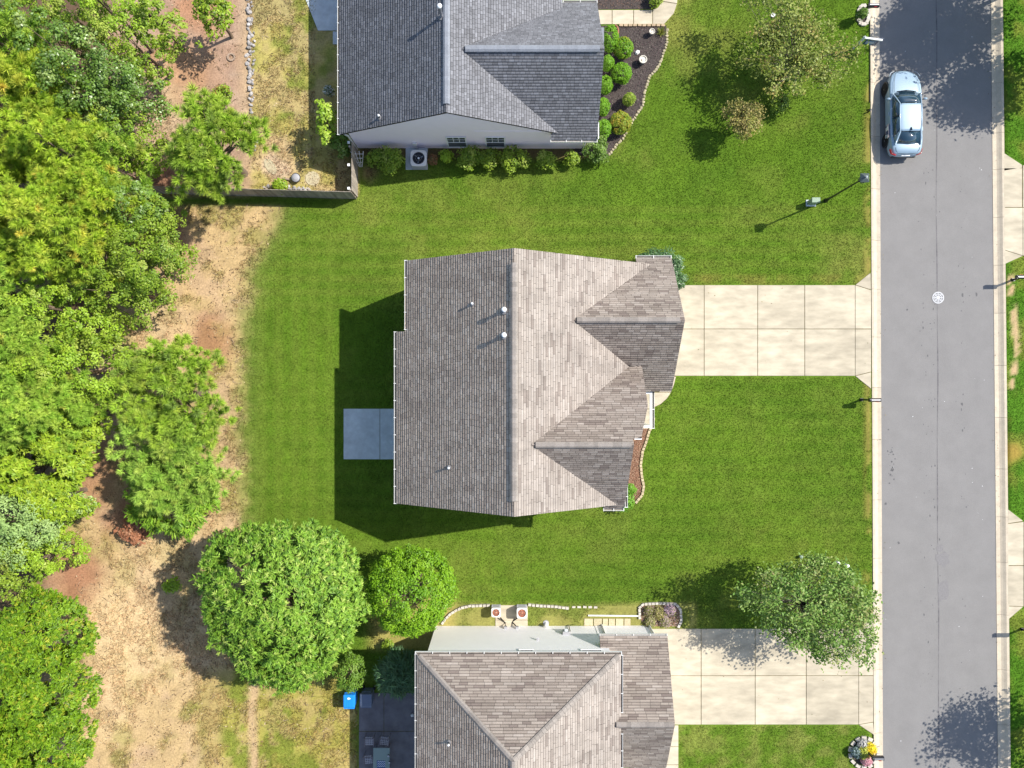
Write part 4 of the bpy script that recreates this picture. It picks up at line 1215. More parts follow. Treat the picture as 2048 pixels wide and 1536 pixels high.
T(775, 1292, 12, .5, 'broad', BM, 'small weedy shrub on the dry strip beside the shaded corner', cat='shrub', name='shrub', leaf=.10, rz=.35)
# ---- shrubs round the main house
T(1322, 535, 44, 1.3, 'broad', [(.06, .135, .045, 3), (.09, .18, .06, 2), (.14, .24, .10, .8)], 'dark green holly bush wrapping the garage corner', cat='shrub', name='shrub', leaf=.11, rz=1.1, m=M['leaf_gloss'], dens=1.0, fill=(.6, 1), cr=.36, ncl=48)
T(1348, 562, 24, 1.0, 'broad', [(.06, .135, .045, 3), (.09, .18, .06, 2), (.14, .24, .10, .8)], 'smaller dark holly bush where the garage meets the drive', cat='shrub', name='shrub', leaf=.11, rz=.8, m=M['leaf_gloss'], dens=1.0, fill=(.6, 1), cr=.28, ncl=30)
T(1249, 1004, 22, .6, 'broad', [(.13, .30, .02, 3), (.17, .35, .03, 2)], 'bright low bush at the corner of the red mulch bed', cat='shrub', name='shrub', leaf=.11, rz=.5, dens=1.2)
T(1259, 978, 13, .5, 'broad', [(.13, .30, .02, 3), (.17, .35, .03, 2)], 'smaller bright bush tucked between gutter and red mulch', cat='shrub', name='shrub', leaf=.10, rz=.45, dens=1.2)
# ---- clipped shrubs by the upper house
BX = [(.14, .32, .012, 3), (.18, .37, .018, 2), (.10, .23, .01, 2)]
BX2 = BX + [(.38, .26, .03, 1.0)]
g_ = 'clipped shrubs in the dark mulch bed'
def ball(px, py, r, h, cols, label, asp=1.0, leaf=.075, grp=g_, **kw):
    return T(px, py, r, h, 'broad', cols, label, cat='shrub', name='clipped_shrub', leaf=leaf, rz=h * .95, asp=asp, dens=1.3, fill=(.96, 1), lump=.03, nlimb=4, group=grp, cr=max(.11, r * .027 * .24), ncl=150, **kw)
ball(1221, 78, 16, .65, BX, 'tall oval clipped shrub under the eave nearest the pale front walk', asp=1.7)
ball(1246, 96, 20, .62, BX2, 'round clipped shrub with an orange tuft on top, left of the white rock')
ball(1215, 127, 12, .6, BX, 'clipped shrub half under the eave, uppermost of that wall row', asp=1.25)
ball(1243, 147, 20, .62, BX, 'round clipped shrub below the one with the orange tuft')
ball(1211, 170, 14, .6, BX, 'clipped shrub half under the eave, second of that wall row', asp=1.25)
ball(1258, 199, 12, .5, BM, 'smallest clipped shrub, alone near the stone edge')
ball(1206, 214, 13, .6, BX, 'clipped shrub half under the eave, third of that wall row', asp=1.3)
ball(1241, 246, 22, .6, [(.22, .30, .02, 3), (.36, .28, .03, 1.5), (.14, .25, .015, 2)], 'orange-green clipped shrub at the lower end of the mulch bed')
ball(1207, 258, 15, .6, BX, 'clipped shrub half under the eave, lowest of that wall row', asp=1.2)
T(1192, 300, 27, .7, 'broad', BD + [(.30, .38, .16, 1)], 'loose variegated shrub at the house corner by the end of the bed', cat='shrub', name='shrub', leaf=.11, rz=.6, dens=1.2)
for i, (px, py, r, h, lb) in enumerate(((752, 318, 20, .6, 'shaded shrub beside the white trellis'), (783, 322, 27, .8, 'largest shaded shrub, left of the beige air conditioner'),
        (893, 312, 13, .5, 'bright feathery shrub right of the beige air conditioner'), (935, 316, 26, .7, 'shaded shrub below the left wall window'),
        (975, 318, 22, .6, 'shaded shrub below the right wall window'), (1027, 316, 30, .7, 'broad pale-flowered shrub along the white wall'),
        (1092, 318, 20, .6, 'olive shrub near the lower end of the white wall'), (1143, 318, 16, .5, 'small olive shrub beside the corner downspout'))):
    T(px, py, r, h, 'broad', (BB if i == 2 else BM), lb, cat='shrub', name='shrub', group='shaded shrubs along the white wall', leaf=.12, rz=h * .8, dens=1.0, lump=.3)
T(865, 318, 9, .3, 'broad', [(.28, .12, .06, 2), (.16, .16, .04, 2)], 'tiny reddish plant right beside the beige air conditioner', cat='plant', name='plant', leaf=.09, rz=.25)
T(652, 245, 23, 1.9, 'broad', BB + [(.33, .42, .10, 1)], 'sunlit magnolia shrub in the shade strip behind the upper house', cat='shrub', name='shrub', leaf=.17, rz=1.3, asp=2.0, lump=.15)
T(683, 288, 26, 1.1, 'broad', BD, 'dark shaded shrub in the corner by the fence and downspout', cat='shrub', name='shrub', leaf=.14, rz=.8)
T(657, 182, 10, .7, 'broad', [(.7, .7, .68, 1), (.08, .15, .03, 1.5)], 'white-flowering plant in the shade behind the upper house', cat='plant', name='plant', leaf=.10, rz=.4, dens=.7)
T(560, 372, 15, .5, 'broad', BY, 'small yellow-green bush against the fence near the rocks', cat='shrub', name='shrub', leaf=.12, rz=.4)
T(1311, -1, 13, .4, 'broad', BM, 'small green bush in the shaded bed at the top edge', cat='shrub', name='shrub', leaf=.11, rz=.45)
# ---- street trees and their beds
OL = [(.225, .28, .05, 3), (.16, .21, .035, 2.5), (.31, .35, .085, 2), (.38, .27, .085, .6)]
def sparse(px, py, rpx, hc, cols, label, rz, leaf, ncl, per, base, lean_top=None, asp=1.0, bark=None, tr=.07, cr=.45, fill=(.25, 1), limb=1.0):
    x, y, _ = P(px, py, hc); R = rpx * (H - hc) / F
    bx, by, _ = base
    root = empty('street_tree', (bx, by, 0), label, 'tree', 'street trees')
    c = (x - bx, y - by, hc)
    cc_, dd = clumps(c, (R, R * asp, rz), ncl, cr, -.6, fill, .28)
    ci = np.repeat(np.arange(ncl), per); n = len(ci)
    pos = cc_[ci] + rng.normal(0, cr * .48, (n, 3)) * np.array([1, 1, .6])
    nr = np.array([0, 0, .9]) + rng.normal(0, .6, (n, 3))
    ccol, _ = pick_cols(cols, ncl, .12); lc, _ = pick_cols(cols, n, .2)
    link('crown', leaf_mesh('crown', pos, nr, leaf * rng.uniform(.7, 1.3, n), .6, ccol[ci] * .5 + lc * .5), M['leaf'], root)
    mb = MB()
    top = Vector((c[0], c[1], hc * .55 + .3))
    fork = Vector((c[0] * .35, c[1] * .35, hc * .38))
    mb.tube([(0, 0, -.05), fork * .5, fork], [tr * 1.3, tr, tr * .85], 8)
    for i in rng.permutation(ncl)[:int(ncl * limb)]:
        q = Vector(cc_[i]); mid = fork.lerp(q, .5) + Vector((0, 0, .15)) + Vector(rng.normal(0, .12, 3))
        mb.tube([fork, mid, q], [tr * .4, tr * .22, tr * .08], 5)
    link('trunk', mb.mesh('trunk', True), bark or M['bark_grey'], root)
    return root
sparse(1582, 88, 134, 3.0, OL, 'thin-leaved olive street tree near the for-sale post at the top of the lawn', 1.5, .14, 170, 46, (*G(1588, 152), 0), asp=.85, cr=.46, fill=(.1, 1))
sparse(1487, 238, 40, 1.9, [(.36, .31, .09, 3), (.24, .23, .06, 2), (.46, .36, .15, 1), (.24, .30, .05, 1)], 'little brownish ornamental tree left of the olive street tree', 1.0, .11, 62, 56, (*G(1478, 262), 0), cr=.3, tr=.045, fill=(.1, 1), asp=1.15)
sparse(1628, 1214, 140, 3.9, [(.13, .25, .04, 3), (.19, .31, .06, 2), (.27, .37, .10, 1.3), (.36, .32, .14, .6)], 'green street tree leaning over the lower driveway and curb', 2.2, .15, 210, 58, (*G(1592, 1198), 0), asp=.85, cr=.46)
T(1560, 207, 21, .6, 'broad', BD + BM, 'low dark bush in the worn bed under the olive street tree', cat='shrub', name='shrub', leaf=.12, rz=.5)
T(1585, 140, 26, .5, 'broad', BD, 'dark ground bush round the foot of the olive street tree', cat='shrub', name='shrub', leaf=.12, rz=.4, fill=(.3, 1), dens=.6)
# trees across the road: they stand beyond the frame and cast the shade on the road
def shade_tree(X, Y, hc, R, rz, label, ncl, per, leaf=.2, seed=0):
    root = empty('street_tree', (X, Y, 0), label, 'tree', 'street trees')
    cc_, dd = clumps((0, 0, hc), (R, R, rz), ncl, .55, -.6, (.2, 1), .25)
    ci = np.repeat(np.arange(ncl), per); n = len(ci)
    pos = cc_[ci] + rng.normal(0, .34, (n, 3))
    nr = np.array([0, 0, .9]) + rng.normal(0, .6, (n, 3))
    lc, _ = pick_cols(BM, n, .2)
    link('crown', leaf_mesh('crown', pos, nr, leaf * rng.uniform(.7, 1.3, n), .62, lc), M['leaf'], root)
    link('trunk', trunk_mesh((0, 0, -.1), (0, 0, hc + rz * .4), .13, [tuple(c) for c in cc_[:16]]), M['bark'], root)
sx, sy = .79, -.0
def from_shadow(px, py, h):
    x, y = G(px, py); return x + .79 * h, y + .329 * h
X, Y = from_shadow(1884, 42, 5.4); shade_tree(X, Y, 5.4, 3.3, 2.2, 'leafy shade tree across the road at the top right corner', 180, 95)
X, Y = from_shadow(1962, 185, 4.6); shade_tree(X, Y, 4.6, 2.2, 1.7, 'smaller leafy tree across the road just below the top right shade tree', 90, 80)
X, Y = from_shadow(1968, 1468, 5.2); shade_tree(X, Y, 5.2, 2.6, 2.0, 'leafy shade tree across the road at the bottom right corner', 95, 44)

# ================================================================== GRASS (real blades over the lawn and dry ground)
def blades(name, n, x0, y0, x1, y1, keep, L, wd, gain, seed, lean=.7, per=1):
    px = rng.uniform(x0, x1, n); py = rng.uniform(y0, y1, n)
    k = keep(px, py); px, py = px[k], py[k]; n = len(px)
    col = gcol(px, py) * gain * rng.uniform(.58, 1.42, (n, 1))
    col[:, 0] *= rng.uniform(.85, 1.25, n)
    X = (px - 1024) * H / F; Y = (768 - py) * H / F
    t = rng.uniform(0, 2 * np.pi, n); q = rng.uniform(0, 2 * np.pi, n)
    l = L * rng.uniform(.6, 1.3, n); w = wd * rng.uniform(.7, 1.3, n)
    b0 = np.stack([X + np.cos(t) * w, Y + np.sin(t) * w, np.full(n, -.004)], 1)
    b1 = np.stack([X - np.cos(t) * w, Y - np.sin(t) * w, np.full(n, -.004)], 1)
    le = lean * rng.uniform(.3, 1.2, n)
    tp = np.stack([X + np.cos(q) * l * le, Y + np.sin(q) * l * le, l * .62], 1)
    V = np.stack([b0, b1, tp], 1).reshape(-1, 3)
    o = link(name, npmesh(name, V, np.arange(3 * n).reshape(n, 3), col), M['grass'])
    o['kind'] = 'stuff'
    return o
def free(px, py):
    ok = ~((px > xc_l(py) - 1) & (px < xc_r(py) + 1))
    for r_ in ((1300, 569, 1745, 754), (1330, 1256, 1748, 1451), (1300, 1440, 1359, 1600), (686, 816, 830, 920), (840, 540, 1230, 980), (716, 1384, 1300, 1600), (870, 1254, 1330, 1600), (630, -60, 1170, 296), (1200, -60, 1306, 52), (810, 295, 857, 341), (989, 1209, 1057, 1257), (2006, 330, 2300, 512), (2014, 1043, 2300, 1213)):
        ok &= ~((px > r_[0]) & (px < r_[2]) & (py > r_[1]) & (py < r_[3]))
    for poly in (walk, [(1180, 20), (1305, 20), (1316, 14), (1324, 3), (1327, -60), (1362, -60), (1356, 8), (1349, 27), (1328, 49), (1334, 62), (1332, 90), (1318, 130), (1297, 155), (1288, 185), (1284, 210), (1268, 235), (1245, 275), (1215, 310), (1150, 310), (1150, 20)],
                 [(1262, 856), (1296, 857), (1291, 880), (1282, 902), (1279, 930), (1281, 950), (1284, 972), (1280, 992), (1266, 1004), (1240, 1004)],
                 [(1281, 1209), (1357, 1209), (1362, 1232), (1358, 1254), (1288, 1254), (1278, 1236)],
                 [(1708, 572), (1745, 541), (1745, 782), (1708, 750)], [(1715, 1447), (1750, 1443), (1750, 1473)], [(1715, 1260), (1748, 1228), (1748, 1262)], [(2005, 304), (2046, 329), (2046, 515), (2008, 530)], [(2013, 1016), (2048, 1041), (2048, 1215), (2015, 1240)]):
        ok &= ~inpoly(poly, px, py)
    return ok
def greenness(px, py):
    c = gcol(px, py); return c[:, 1] / (c[:, 0] + 1e-4)
def keep_lawn(px, py):
    return free(px, py) & (greenness(px, py) > 1.02)
def keep_dry(px, py):
    g = greenness(px, py)
    d = fbm(px / 22., py / 22., 77, 3)
    return free(px, py) & (g <= 1.05) & (g > .72) & (px < 760) & (d > .43)
def litter(name, n, x0, y0, x1, y1, keep, cols, smin, smax, lasp):
    px = rng.uniform(x0, x1, n); py = rng.uniform(y0, y1, n)
    k = keep(px, py); px, py = px[k], py[k]; n = len(px)
    c = np.stack([(px - 1024) * H / F, (768 - py) * H / F, rng.uniform(.01, .03, n)], 1)
    nr = np.array([0, 0, 1.0]) + rng.normal(0, .35, (n, 3))
    col, _ = pick_cols(cols, n, .25)
    o = link(name, leaf_mesh(name, c, nr, rng.uniform(smin, smax, n), lasp, col), M['chips'])
    o['kind'] = 'stuff'
def keep_lit(px, py):
    g = greenness(px, py)
    return free(px, py) & (g < .95) & (px < 720) & (fbm(px / 18., py / 18., 91, 3) > .44)
litter('leaf_litter', 26000, 150, -10, 720, 1556, keep_lit, [(.20, .12, .07, 3), (.10, .065, .04, 3), (.50, .40, .25, 3), (.34, .22, .12, 2)], .05, .13, .4)
litter('twigs', 5000, 150, -10, 720, 1556, keep_lit, [(.12, .08, .05, 2), (.30, .22, .15, 1)], .2, .5, .06)
def keep_pave(px, py):
    curbside = (np.abs(px - xa_l(py)) < 9) | (np.abs(px - xa_r(py)) < 9)
    drive = ((px > 1352) & (px < 1742) & (((py > 572) & (py < 750)) | ((py > 1259) & (py < 1447))))
    return (curbside & (rng.random(len(px)) < .5)) | (drive & (rng.random(len(px)) < .07))
def litter2(name, n, keep, z):
    px = rng.uniform(1345, 2010, n); py = rng.uniform(0, 1536, n)
    k = keep(px, py); px, py = px[k], py[k]; n = len(px)
    zz = np.where(px < 1745, .045, z) + rng.uniform(0, .01, n)
    c = np.stack([(px - 1024) * H / F, (768 - py) * H / F, zz], 1)
    col, _ = pick_cols([(.16, .10, .05, 2), (.24, .18, .07, 2), (.10, .12, .03, 1)], n, .25)
    setprops(link(name, leaf_mesh(name, c, np.array([0, 0, 1.0]) + rng.normal(0, .25, (n, 3)), rng.uniform(.03, .075, n), .6, col), M['chips']), kind='stuff')
litter2('fallen_leaves', 5200, keep_pave, -.07)
blades('lawn_grass', 900000, 400, -20, 2075, 1556, keep_lawn, .085, .017, 1.02, 1)
blades('dry_grass', 210000, 140, -10, 760, 1556, keep_dry, .19, .015, .82, 2, lean=1.0)

# ================================================================== PARKED CAR
def build_car():
    X, Y = 21.50, 14.86
    r = empty('parked_car', (X, Y, -.10), 'silver-blue sedan parked at the curb facing up the street', 'car', None, math.radians(.6))
    st = [  # y, half width, shoulder z, centre z, bottom z
        (-2.40, .46, .62, .66, .34), (-2.34, .66, .80, .86, .28), (-2.2, .80, .97, 1.05, .24), (-1.75, .895, .99, 1.075, .22), (-1.2, .915, .95, 1.0, .2),
        (-.4, .92, .93, .98, .2), (.4, .92, .92, .98, .2), (1.0, .915, .91, .985, .2), (1.5, .90, .87, .935, .22), (1.92, .80, .79, .84, .24), (2.2, .60, .68, .74, .28), (2.36, .32, .56, .62, .34)]
    V = []; Fs = []
    for y, w, zs, zc, zb in st:
        half = [(w * .90, zb), (w * .985, zb + .16), (w, zb + (zs - zb) * .55), (w * .975, zs - .05), (w * .90, zs + .005), (w * .62, zs + (zc - zs) * .75), (0, zc)]
        for x, z in half[:-1]: V.append((-x, y, z))
        V.append((0, y, zc))
        for x, z in half[-2::-1]: V.append((x, y, z))
    n = 13
    for i in range(len(st) - 1):
        for k in range(n - 1):
            Fs.append((i * n + k, (i + 1) * n + k, (i + 1) * n + k + 1, i * n + k + 1))
        Fs.append((i * n, i * n + n - 1, (i + 1) * n + n - 1, (i + 1) * n))
    Fs += [tuple(range(n)), tuple(range(len(st) * n - 1, (len(st) - 1) * n - 1, -1))]
    o = MB().add(V, Fs).obj('body', M['paint'], r, smooth=True)
    s = o.modifiers.new('sub', 'SUBSURF'); s.levels = 2; s.render_levels = 2
    # greenhouse
    roofst = [(.28, .565, 1.375, 1.415), (-.1, .595, 1.40, 1.445), (-.7, .585, 1.39, 1.44), (-1.22, .545, 1.33, 1.385)]
    V = []; Fs = []
    for y, w, zs, zc in roofst:
        V += [(-w, y, zs), (-w * .8, y, zs + (zc - zs) * .62), (0, y, zc), (w * .8, y, zs + (zc - zs) * .62), (w, y, zs)]
    for i in range(3):
        for k in range(4): Fs.append((i * 5 + k, (i + 1) * 5 + k, (i + 1) * 5 + k + 1, i * 5 + k + 1))
    o = MB().add(V, Fs).obj('roof', M['paint'], r, smooth=True)
    s = o.modifiers.new('sub', 'SUBSURF'); s.levels = 2; s.render_levels = 2
    so_ = o.modifiers.new('th', 'SOLIDIFY'); so_.thickness = .03
    def panel(name, rows, m, par=r, sub=True):
        nn = len(rows[0]); V = [p for row in rows for p in row]
        Fs = [(i * nn + k, i * nn + k + 1, (i + 1) * nn + k + 1, (i + 1) * nn + k) for i in range(len(rows) - 1) for k in range(nn - 1)]
        o = MB().add(V, Fs).obj(name, m, par, smooth=True)
        so2 = o.modifiers.new('th', 'SOLIDIFY'); so2.thickness = .012
        return o
    panel('windshield', [[(-.56, .29, 1.37), (-.3, .33, 1.395), (0, .345, 1.405), (.3, .33, 1.395), (.56, .29, 1.37)],
                         [(-.63, .62, 1.19), (-.33, .68, 1.215), (0, .70, 1.225), (.33, .68, 1.215), (.63, .62, 1.19)],
                         [(-.70, .96, .985), (-.37, 1.05, 1.01), (0, 1.085, 1.02), (.37, 1.05, 1.01), (.70, .96, .985)]], M['cglass'])
    panel('rear_window', [[(-.53, -1.24, 1.33), (0, -1.27, 1.345), (.53, -1.24, 1.33)], [(-.59, -1.52, 1.20), (0, -1.56, 1.22), (.59, -1.52, 1.20)], [(-.63, -1.76, 1.075), (0, -1.83, 1.09), (.63, -1.76, 1.075)]], M['cglass'])
    for sg in (-1, 1):
        panel('side_window', [[(sg * .585, .22, 1.355), (sg * .60, -.32, 1.375)], [(sg * .78, .80, .975), (sg * .80, -.36, .985)]], M['cglass'])
        panel('side_window', [[(sg * .60, -.38, 1.375), (sg * .575, -1.05, 1.335)], [(sg * .80, -.42, .985), (sg * .78, -1.45, 1.01)]], M['cglass'])
        # pillars and rails
        mb = MB().tube([(sg * .78, .98, .955), (sg * .67, .62, 1.18), (sg * .575, .27, 1.375), (sg * .60, -.1, 1.40), (sg * .592, -.7, 1.385), (sg * .553, -1.22, 1.335), (sg * .63, -1.52, 1.195), (sg * .69, -1.84, 1.04)], [.03, .032, .034, .036, .036, .04, .06, .05], 6)
        mb.obj('roof_rail', M['paint'], r, smooth=True)
        panel('quarter_panel', [[(sg * .56, -1.1, 1.33), (sg * .54, -1.24, 1.33)], [(sg * .76, -1.5, 1.02), (sg * .635, -1.78, 1.075)]], M['paint'])
        MB().tube([(sg * .60, -.35, 1.38), (sg * .80, -.39, .97)], .022, 5).obj('door_pillar', M['plastic_dk'], r)
        mm = MB().lathe([(0, -.06), (.07, -.05), (.085, 0), (.07, .05), (0, .07)], 10, (0, 0, 0)).obj('mirror', M['paint'], r, smooth=True)
        mm.location = (sg * 1.0, .66, .99); mm.scale = (1.35, .8, .9)
        MB().box((sg * .92, .64, .96), (.16, .05, .04)).obj('mirror_arm', M['plastic_dk'], mm).matrix_parent_inverse = (Matrix.Translation((sg * 1.0, .66, .99)) @ Matrix.Diagonal((1.35, .8, .9, 1))).inverted()
        for y in (.02, -.82):
            MB().box((sg * .925, y - .1, .80), (.03, .20, .035)).obj('door_handle', M['paint'], r)
        for y in (1.42, -1.42):
            mb = MB().lathe([(.20, -.10), (.32, -.10), (.335, -.06), (.335, .06), (.32, .10), (.20, .10)], 24)
            w = mb.obj('wheel', M['tyre'], r, smooth=False)
            w.rotation_euler = (0, math.pi / 2, 0); w.location = (sg * .84, y, .335)
            mb = MB().lathe([(.205, -.07), (.225, -.09), (.225, .09), (.205, .07)], 20)
            for k in range(5):
                a = 2 * math.pi * k / 5
                mb.box((.11 * math.cos(a), .11 * math.sin(a), sg * .07), (.20, .05, .03), a)
            mb.lathe([(.05, -.02), (.05, .02), (0, .02)], 10, (0, 0, sg * .08))
            rm = mb.obj('rim', M['rim'], w)
            MB().lathe([(.36, -.075), (.40, -.06), (.40, .06), (.36, .075)], 24).obj('arch_liner', M['plastic_dk'], w)
        panel('tail_light', [[(sg * .885, -2.02, .90), (sg * .80, -2.26, .88), (sg * .55, -2.345, .86)], [(sg * .90, -2.05, .78), (sg * .81, -2.29, .77), (sg * .57, -2.37, .76)]], M['tail'])
        panel('head_light', [[(sg * .84, 1.98, .78), (sg * .70, 2.20, .70), (sg * .50, 2.30, .645)], [(sg * .87, 1.98, .68), (sg * .73, 2.235, .60), (sg * .52, 2.335, .56)]], M['head'])
    MB().box((0, -2.37, .50), (1.3, .06, .16)).obj('bumper_insert', M['plastic_dk'], r)
    MB().box((0, 2.335, .46), (.8, .05, .16)).obj('grille', M['plastic_dk'], r)
    MB().box((0, -2.37, .74), (.46, .03, .12)).obj('licence_plate', M['whitep'], r)
    mb = MB().prism([(-.022, -1.19), (.022, -1.19), (.012, -1.02), (-.012, -1.02)], 1.36, lambda x, y: 1.42 + (-.9 - y) * .25)
    mb.obj('antenna', M['black'], r)
    MB().tube([(-.55, 1.06, 1.0), (.0, 1.12, 1.02), (.5, 1.05, 1.0)], .018, 5).obj('wiper', M['black'], r)
    for pts in ([(-.70, .98, 1.0), (-.66, 1.6, .925), (-.52, 2.1, .80), (-.3, 2.28, .715)], [(.70, .98, 1.0), (.66, 1.6, .925), (.52, 2.1, .80), (.3, 2.28, .715)], [(-.3, 2.28, .715), (0, 2.31, .725), (.3, 2.28, .715)],
                [(-.66, -1.98, 1.025), (-.62, -2.14, 1.0), (-.50, -2.27, .90), (0, -2.33, .90), (.50, -2.27, .90), (.62, -2.14, 1.0), (.66, -1.98, 1.025)]):
        MB().tube(pts, .009, 4).obj('panel_gap', M['black'], r)
    # printed magnetic sign on the rear door
    sg_ = MB().box((-.935, -1.02, .66), (.02, .74, .46), 0, Matrix.Rotation(math.radians(-7), 3, 'Y')).obj('door_sign', M['pinkp'], r)
    for y, z, dy, dz, m in ((-.86, .68, .20, .34, 'whitep'), (-1.08, .66, .20, .30, 'navy'), (-1.08, .72, .14, .12, 'cyanp'), (-1.27, .66, .16, .10, 'whitep'), (-.74, .55, .10, .14, 'navy'), (-1.25, .52, .18, .07, 'whitep'), (-1.26, .82, .16, .07, 'plastic_dk'), (-.80, .85, .28, .05, 'plastic_dk')):
        MB().box((-.949 + (z - .66) * .05, y, z), (.012, dy, dz), 0, Matrix.Rotation(math.radians(-7), 3, 'Y')).obj('sign_print', M[m], sg_)
    return r
build_car()

# ================================================================== MAILBOXES
def mailbox(px, py, label, rz=0.0, h=1.12, at=None):
    if at: x, y = at
    else: x, y, _ = P(px, py, h)
    r = empty('mailbox', (x, y, 0), label, 'mailbox', 'black mailboxes along the curb', rz)
    prof = [(-.10, -.09), (.10, -.09), (.10, .03)] + [(.10 * math.cos(a), .03 + .10 * math.sin(a)) for a in (.5, 1.05, math.pi / 2, 2.09, 2.64)] + [(-.10, .03)]
    n = len(prof); L = .30
    V = [(-L, a, h + b) for a, b in prof] + [(L, a, h + b) for a, b in prof]
    Fs = [tuple(range(n)), tuple(range(2 * n - 1, n - 1, -1))] + [(i, n + i, n + (i + 1) % n, (i + 1) % n) for i in range(n)]
    bx = MB().add(V, Fs).obj('box', M['black'], r)
    MB().box((.03, 0, h + .128), (.48, .05, .012)).obj('highlight_strip', M['pipe_g'], bx)
    MB().box((L + .012, 0, h), (.02, .20, .2)).obj('door', M['black'], r)
    MB().box((.1, -.115, h + .08), (.16, .012, .05)).obj('flag', M['tail'], r)
    MB().box((-.22, 0, h / 2 - .06), (.09, .09, h - .05)).obj('post', M['black'], r)
    MB().tube([(-.2, 0, h - .45), (.1, 0, h - .11)], .025, 6).obj('brace', M['black'], r)
    MB().box((-.22, 0, .04), (.16, .16, .10)).obj('post_base', M['black'], r)
    return r
mailbox(1749, 800, 'black mailbox on the curb below the main driveway')
mailbox(1746, 11, 'black mailbox at the top edge standing in a small stone-ringed bed')
mailbox(2044, 554, 'black mailbox across the road beside the bare worn track', math.pi)
mailbox(1755, 1516, 'black mailbox at the bottom edge behind the flowers')
mailbox(0, 0, 'black mailbox across the road below the lower right drive, mostly out of frame', math.pi, at=(28.1, -13.6))

# small beds round two mailboxes
def ring_bed(px, py, rx, ry, label, mulch):
    x, y = G(px, py)
    r = empty('mailbox_bed', (x, y, 0), label, 'garden bed')
    n = 14
    pts = [(rx * .86 * math.cos(2 * math.pi * k / 20), ry * .86 * math.sin(2 * math.pi * k / 20)) for k in range(20)]
    MB().prism(pts, -.03, .03).obj('mulch', mulch, r)
    me = MB().box((0, 0, .05), (.17, .26, .11)).mesh('stone'); me.materials.append(M['blockw'])
    for k in range(n):
        t = 2 * math.pi * (k + .5) / n
        o = link('stone', me, None, r); o.location = (rx * math.cos(t), ry * math.sin(t), random.uniform(-.01, .015)); o.rotation_euler = (0, 0, t + random.uniform(-.15, .15))
    return r
ring_bed(1726, 31, .28, .52, 'small oval mulch bed ringed with pale stones under the top mailbox', M['mulch_dark'])
ring_bed(1727, 1504, .78, .82, 'round mailbox bed full of yellow and grey flowers at the bottom edge', M['mulch_dark'])
def small_plant(px, py, r, h, cols, label, leaf=.1, name='flower_plant', cat='plant', **kw):
    return T(px, py, r, h, 'broad', cols, label, cat=cat, name=name, leaf=leaf, rz=h * .8, nlimb=3, dens=kw.pop('dens', 1.1), lump=.15, **kw)
small_plant(1740, 1498, 11, .35, [(.78, .68, .02, 4), (.70, .42, .03, 1)], 'bright yellow flowers in the round mailbox bed')
small_plant(1727, 1505, 12, .35, [(.30, .36, .04, 3), (.50, .52, .08, 1)], 'yellow-green flowering plant in the middle of the round mailbox bed')
small_plant(1727, 1490, 11, .25, [(.52, .50, .48, 3), (.35, .36, .33, 2)], 'silvery grey plants at the upper side of the round mailbox bed')
small_plant(1713, 1505, 9, .35, [(.42, .52, .54, 1), (.06, .11, .08, 2)], 'dark plant with pale leaves at the left of the round mailbox bed')
small_plant(1733, 1522, 8, .25, [(.62, .28, .33, 2), (.5, .35, .35, 1)], 'pink flowers beside the mailbox at the bottom edge')
small_plant(1732, 1506, 6, .25, [(.5, .17, .05, 2), (.3, .2, .04, 1)], 'orange flowers between the yellow and the green plants')
T(1722, 29, 8, .6, 'broad', BD, 'small dark cone-shaped evergreen in the bed of the top mailbox', cat='shrub', name='evergreen_shrub', leaf=.08, rz=.6, dens=1.3)

# ================================================================== FOR-SALE SIGN POST, LAMP POST, BOXES, COVERS
x, y = G(1707, 97)
sp_ = empty('sign_post', (x, y, 0), 'white realty sign post with hanging dark blue panel by the curb', 'sign', None, math.radians(-8))
MB().box((0, 0, .68), (.10, .10, 1.40)).obj('post', M['postw'], sp_)
MB().box((.45, 0, 1.33), (1.05, .09, .09)).obj('arm', M['postw'], sp_)
MB().lathe([(.09, 0), (.09, .03), (0, .10)], 4, (0, 0, 1.38)).obj('post_cap', M['postw'], sp_)
MB().box((.82, .07, 1.34), (.45, .02, .07)).obj('rider', M['navy'], sp_)
pn = MB().box((.52, 0, .92), (.68, .03, .56)).obj('panel', M['navy'], sp_)
for dx, z, w_, m_ in ((.0, 1.08, .50, 'cyanp'), (-.04, .98, .42, 'whitep'), (.02, .87, .52, 'whitep'), (-.06, .78, .36, 'cyanp')):
    MB().box((.52 + dx, -.018, z), (w_, .01, .05)).obj('lettering_bar', M[m_], pn)
for xx in (.28, .76): MB().box((xx, 0, 1.24), (.02, .02, .10)).obj('hook', M['pipe_g'], sp_)

lx, ly, _ = P(1727, 357, 4.6)
lp = empty('lamp_post', (lx, ly, 0), 'tall thin lamp post with square lantern on the lawn by the curb', 'street lamp', None, math.pi / 4)
MB().tube([(0, 0, -.1), (0, 0, .5), (0, 0, 4.3)], [.07, .055, .042], 10).obj('pole', M['black'], lp)
MB().lathe([(.13, 0), (.11, .10), (.075, .3), (.055, .5)], 12).obj('base', M['black'], lp)
ln = MB().lathe([(.10, 4.28), (.16, 4.34)], 4).obj('lantern', M['lamp_g'], lp)
for k in range(4):
    t = math.pi / 4 + k * math.pi / 2
    MB().tube([(.16 * math.cos(t), .16 * math.sin(t), 4.32), (.25 * math.cos(t), .25 * math.sin(t), 4.72)], .014, 4).obj('lantern_bar', M['lamp_g'], ln)
    a, b = t, t + math.pi / 2
    MB().add([(.15 * math.cos(a), .15 * math.sin(a), 4.34), (.15 * math.cos(b), .15 * math.sin(b), 4.34), (.235 * math.cos(b), .235 * math.sin(b), 4.70), (.235 * math.cos(a), .235 * math.sin(a), 4.70)], [(0, 1, 2, 3)]).obj('glass_pane', M['glass'], ln)
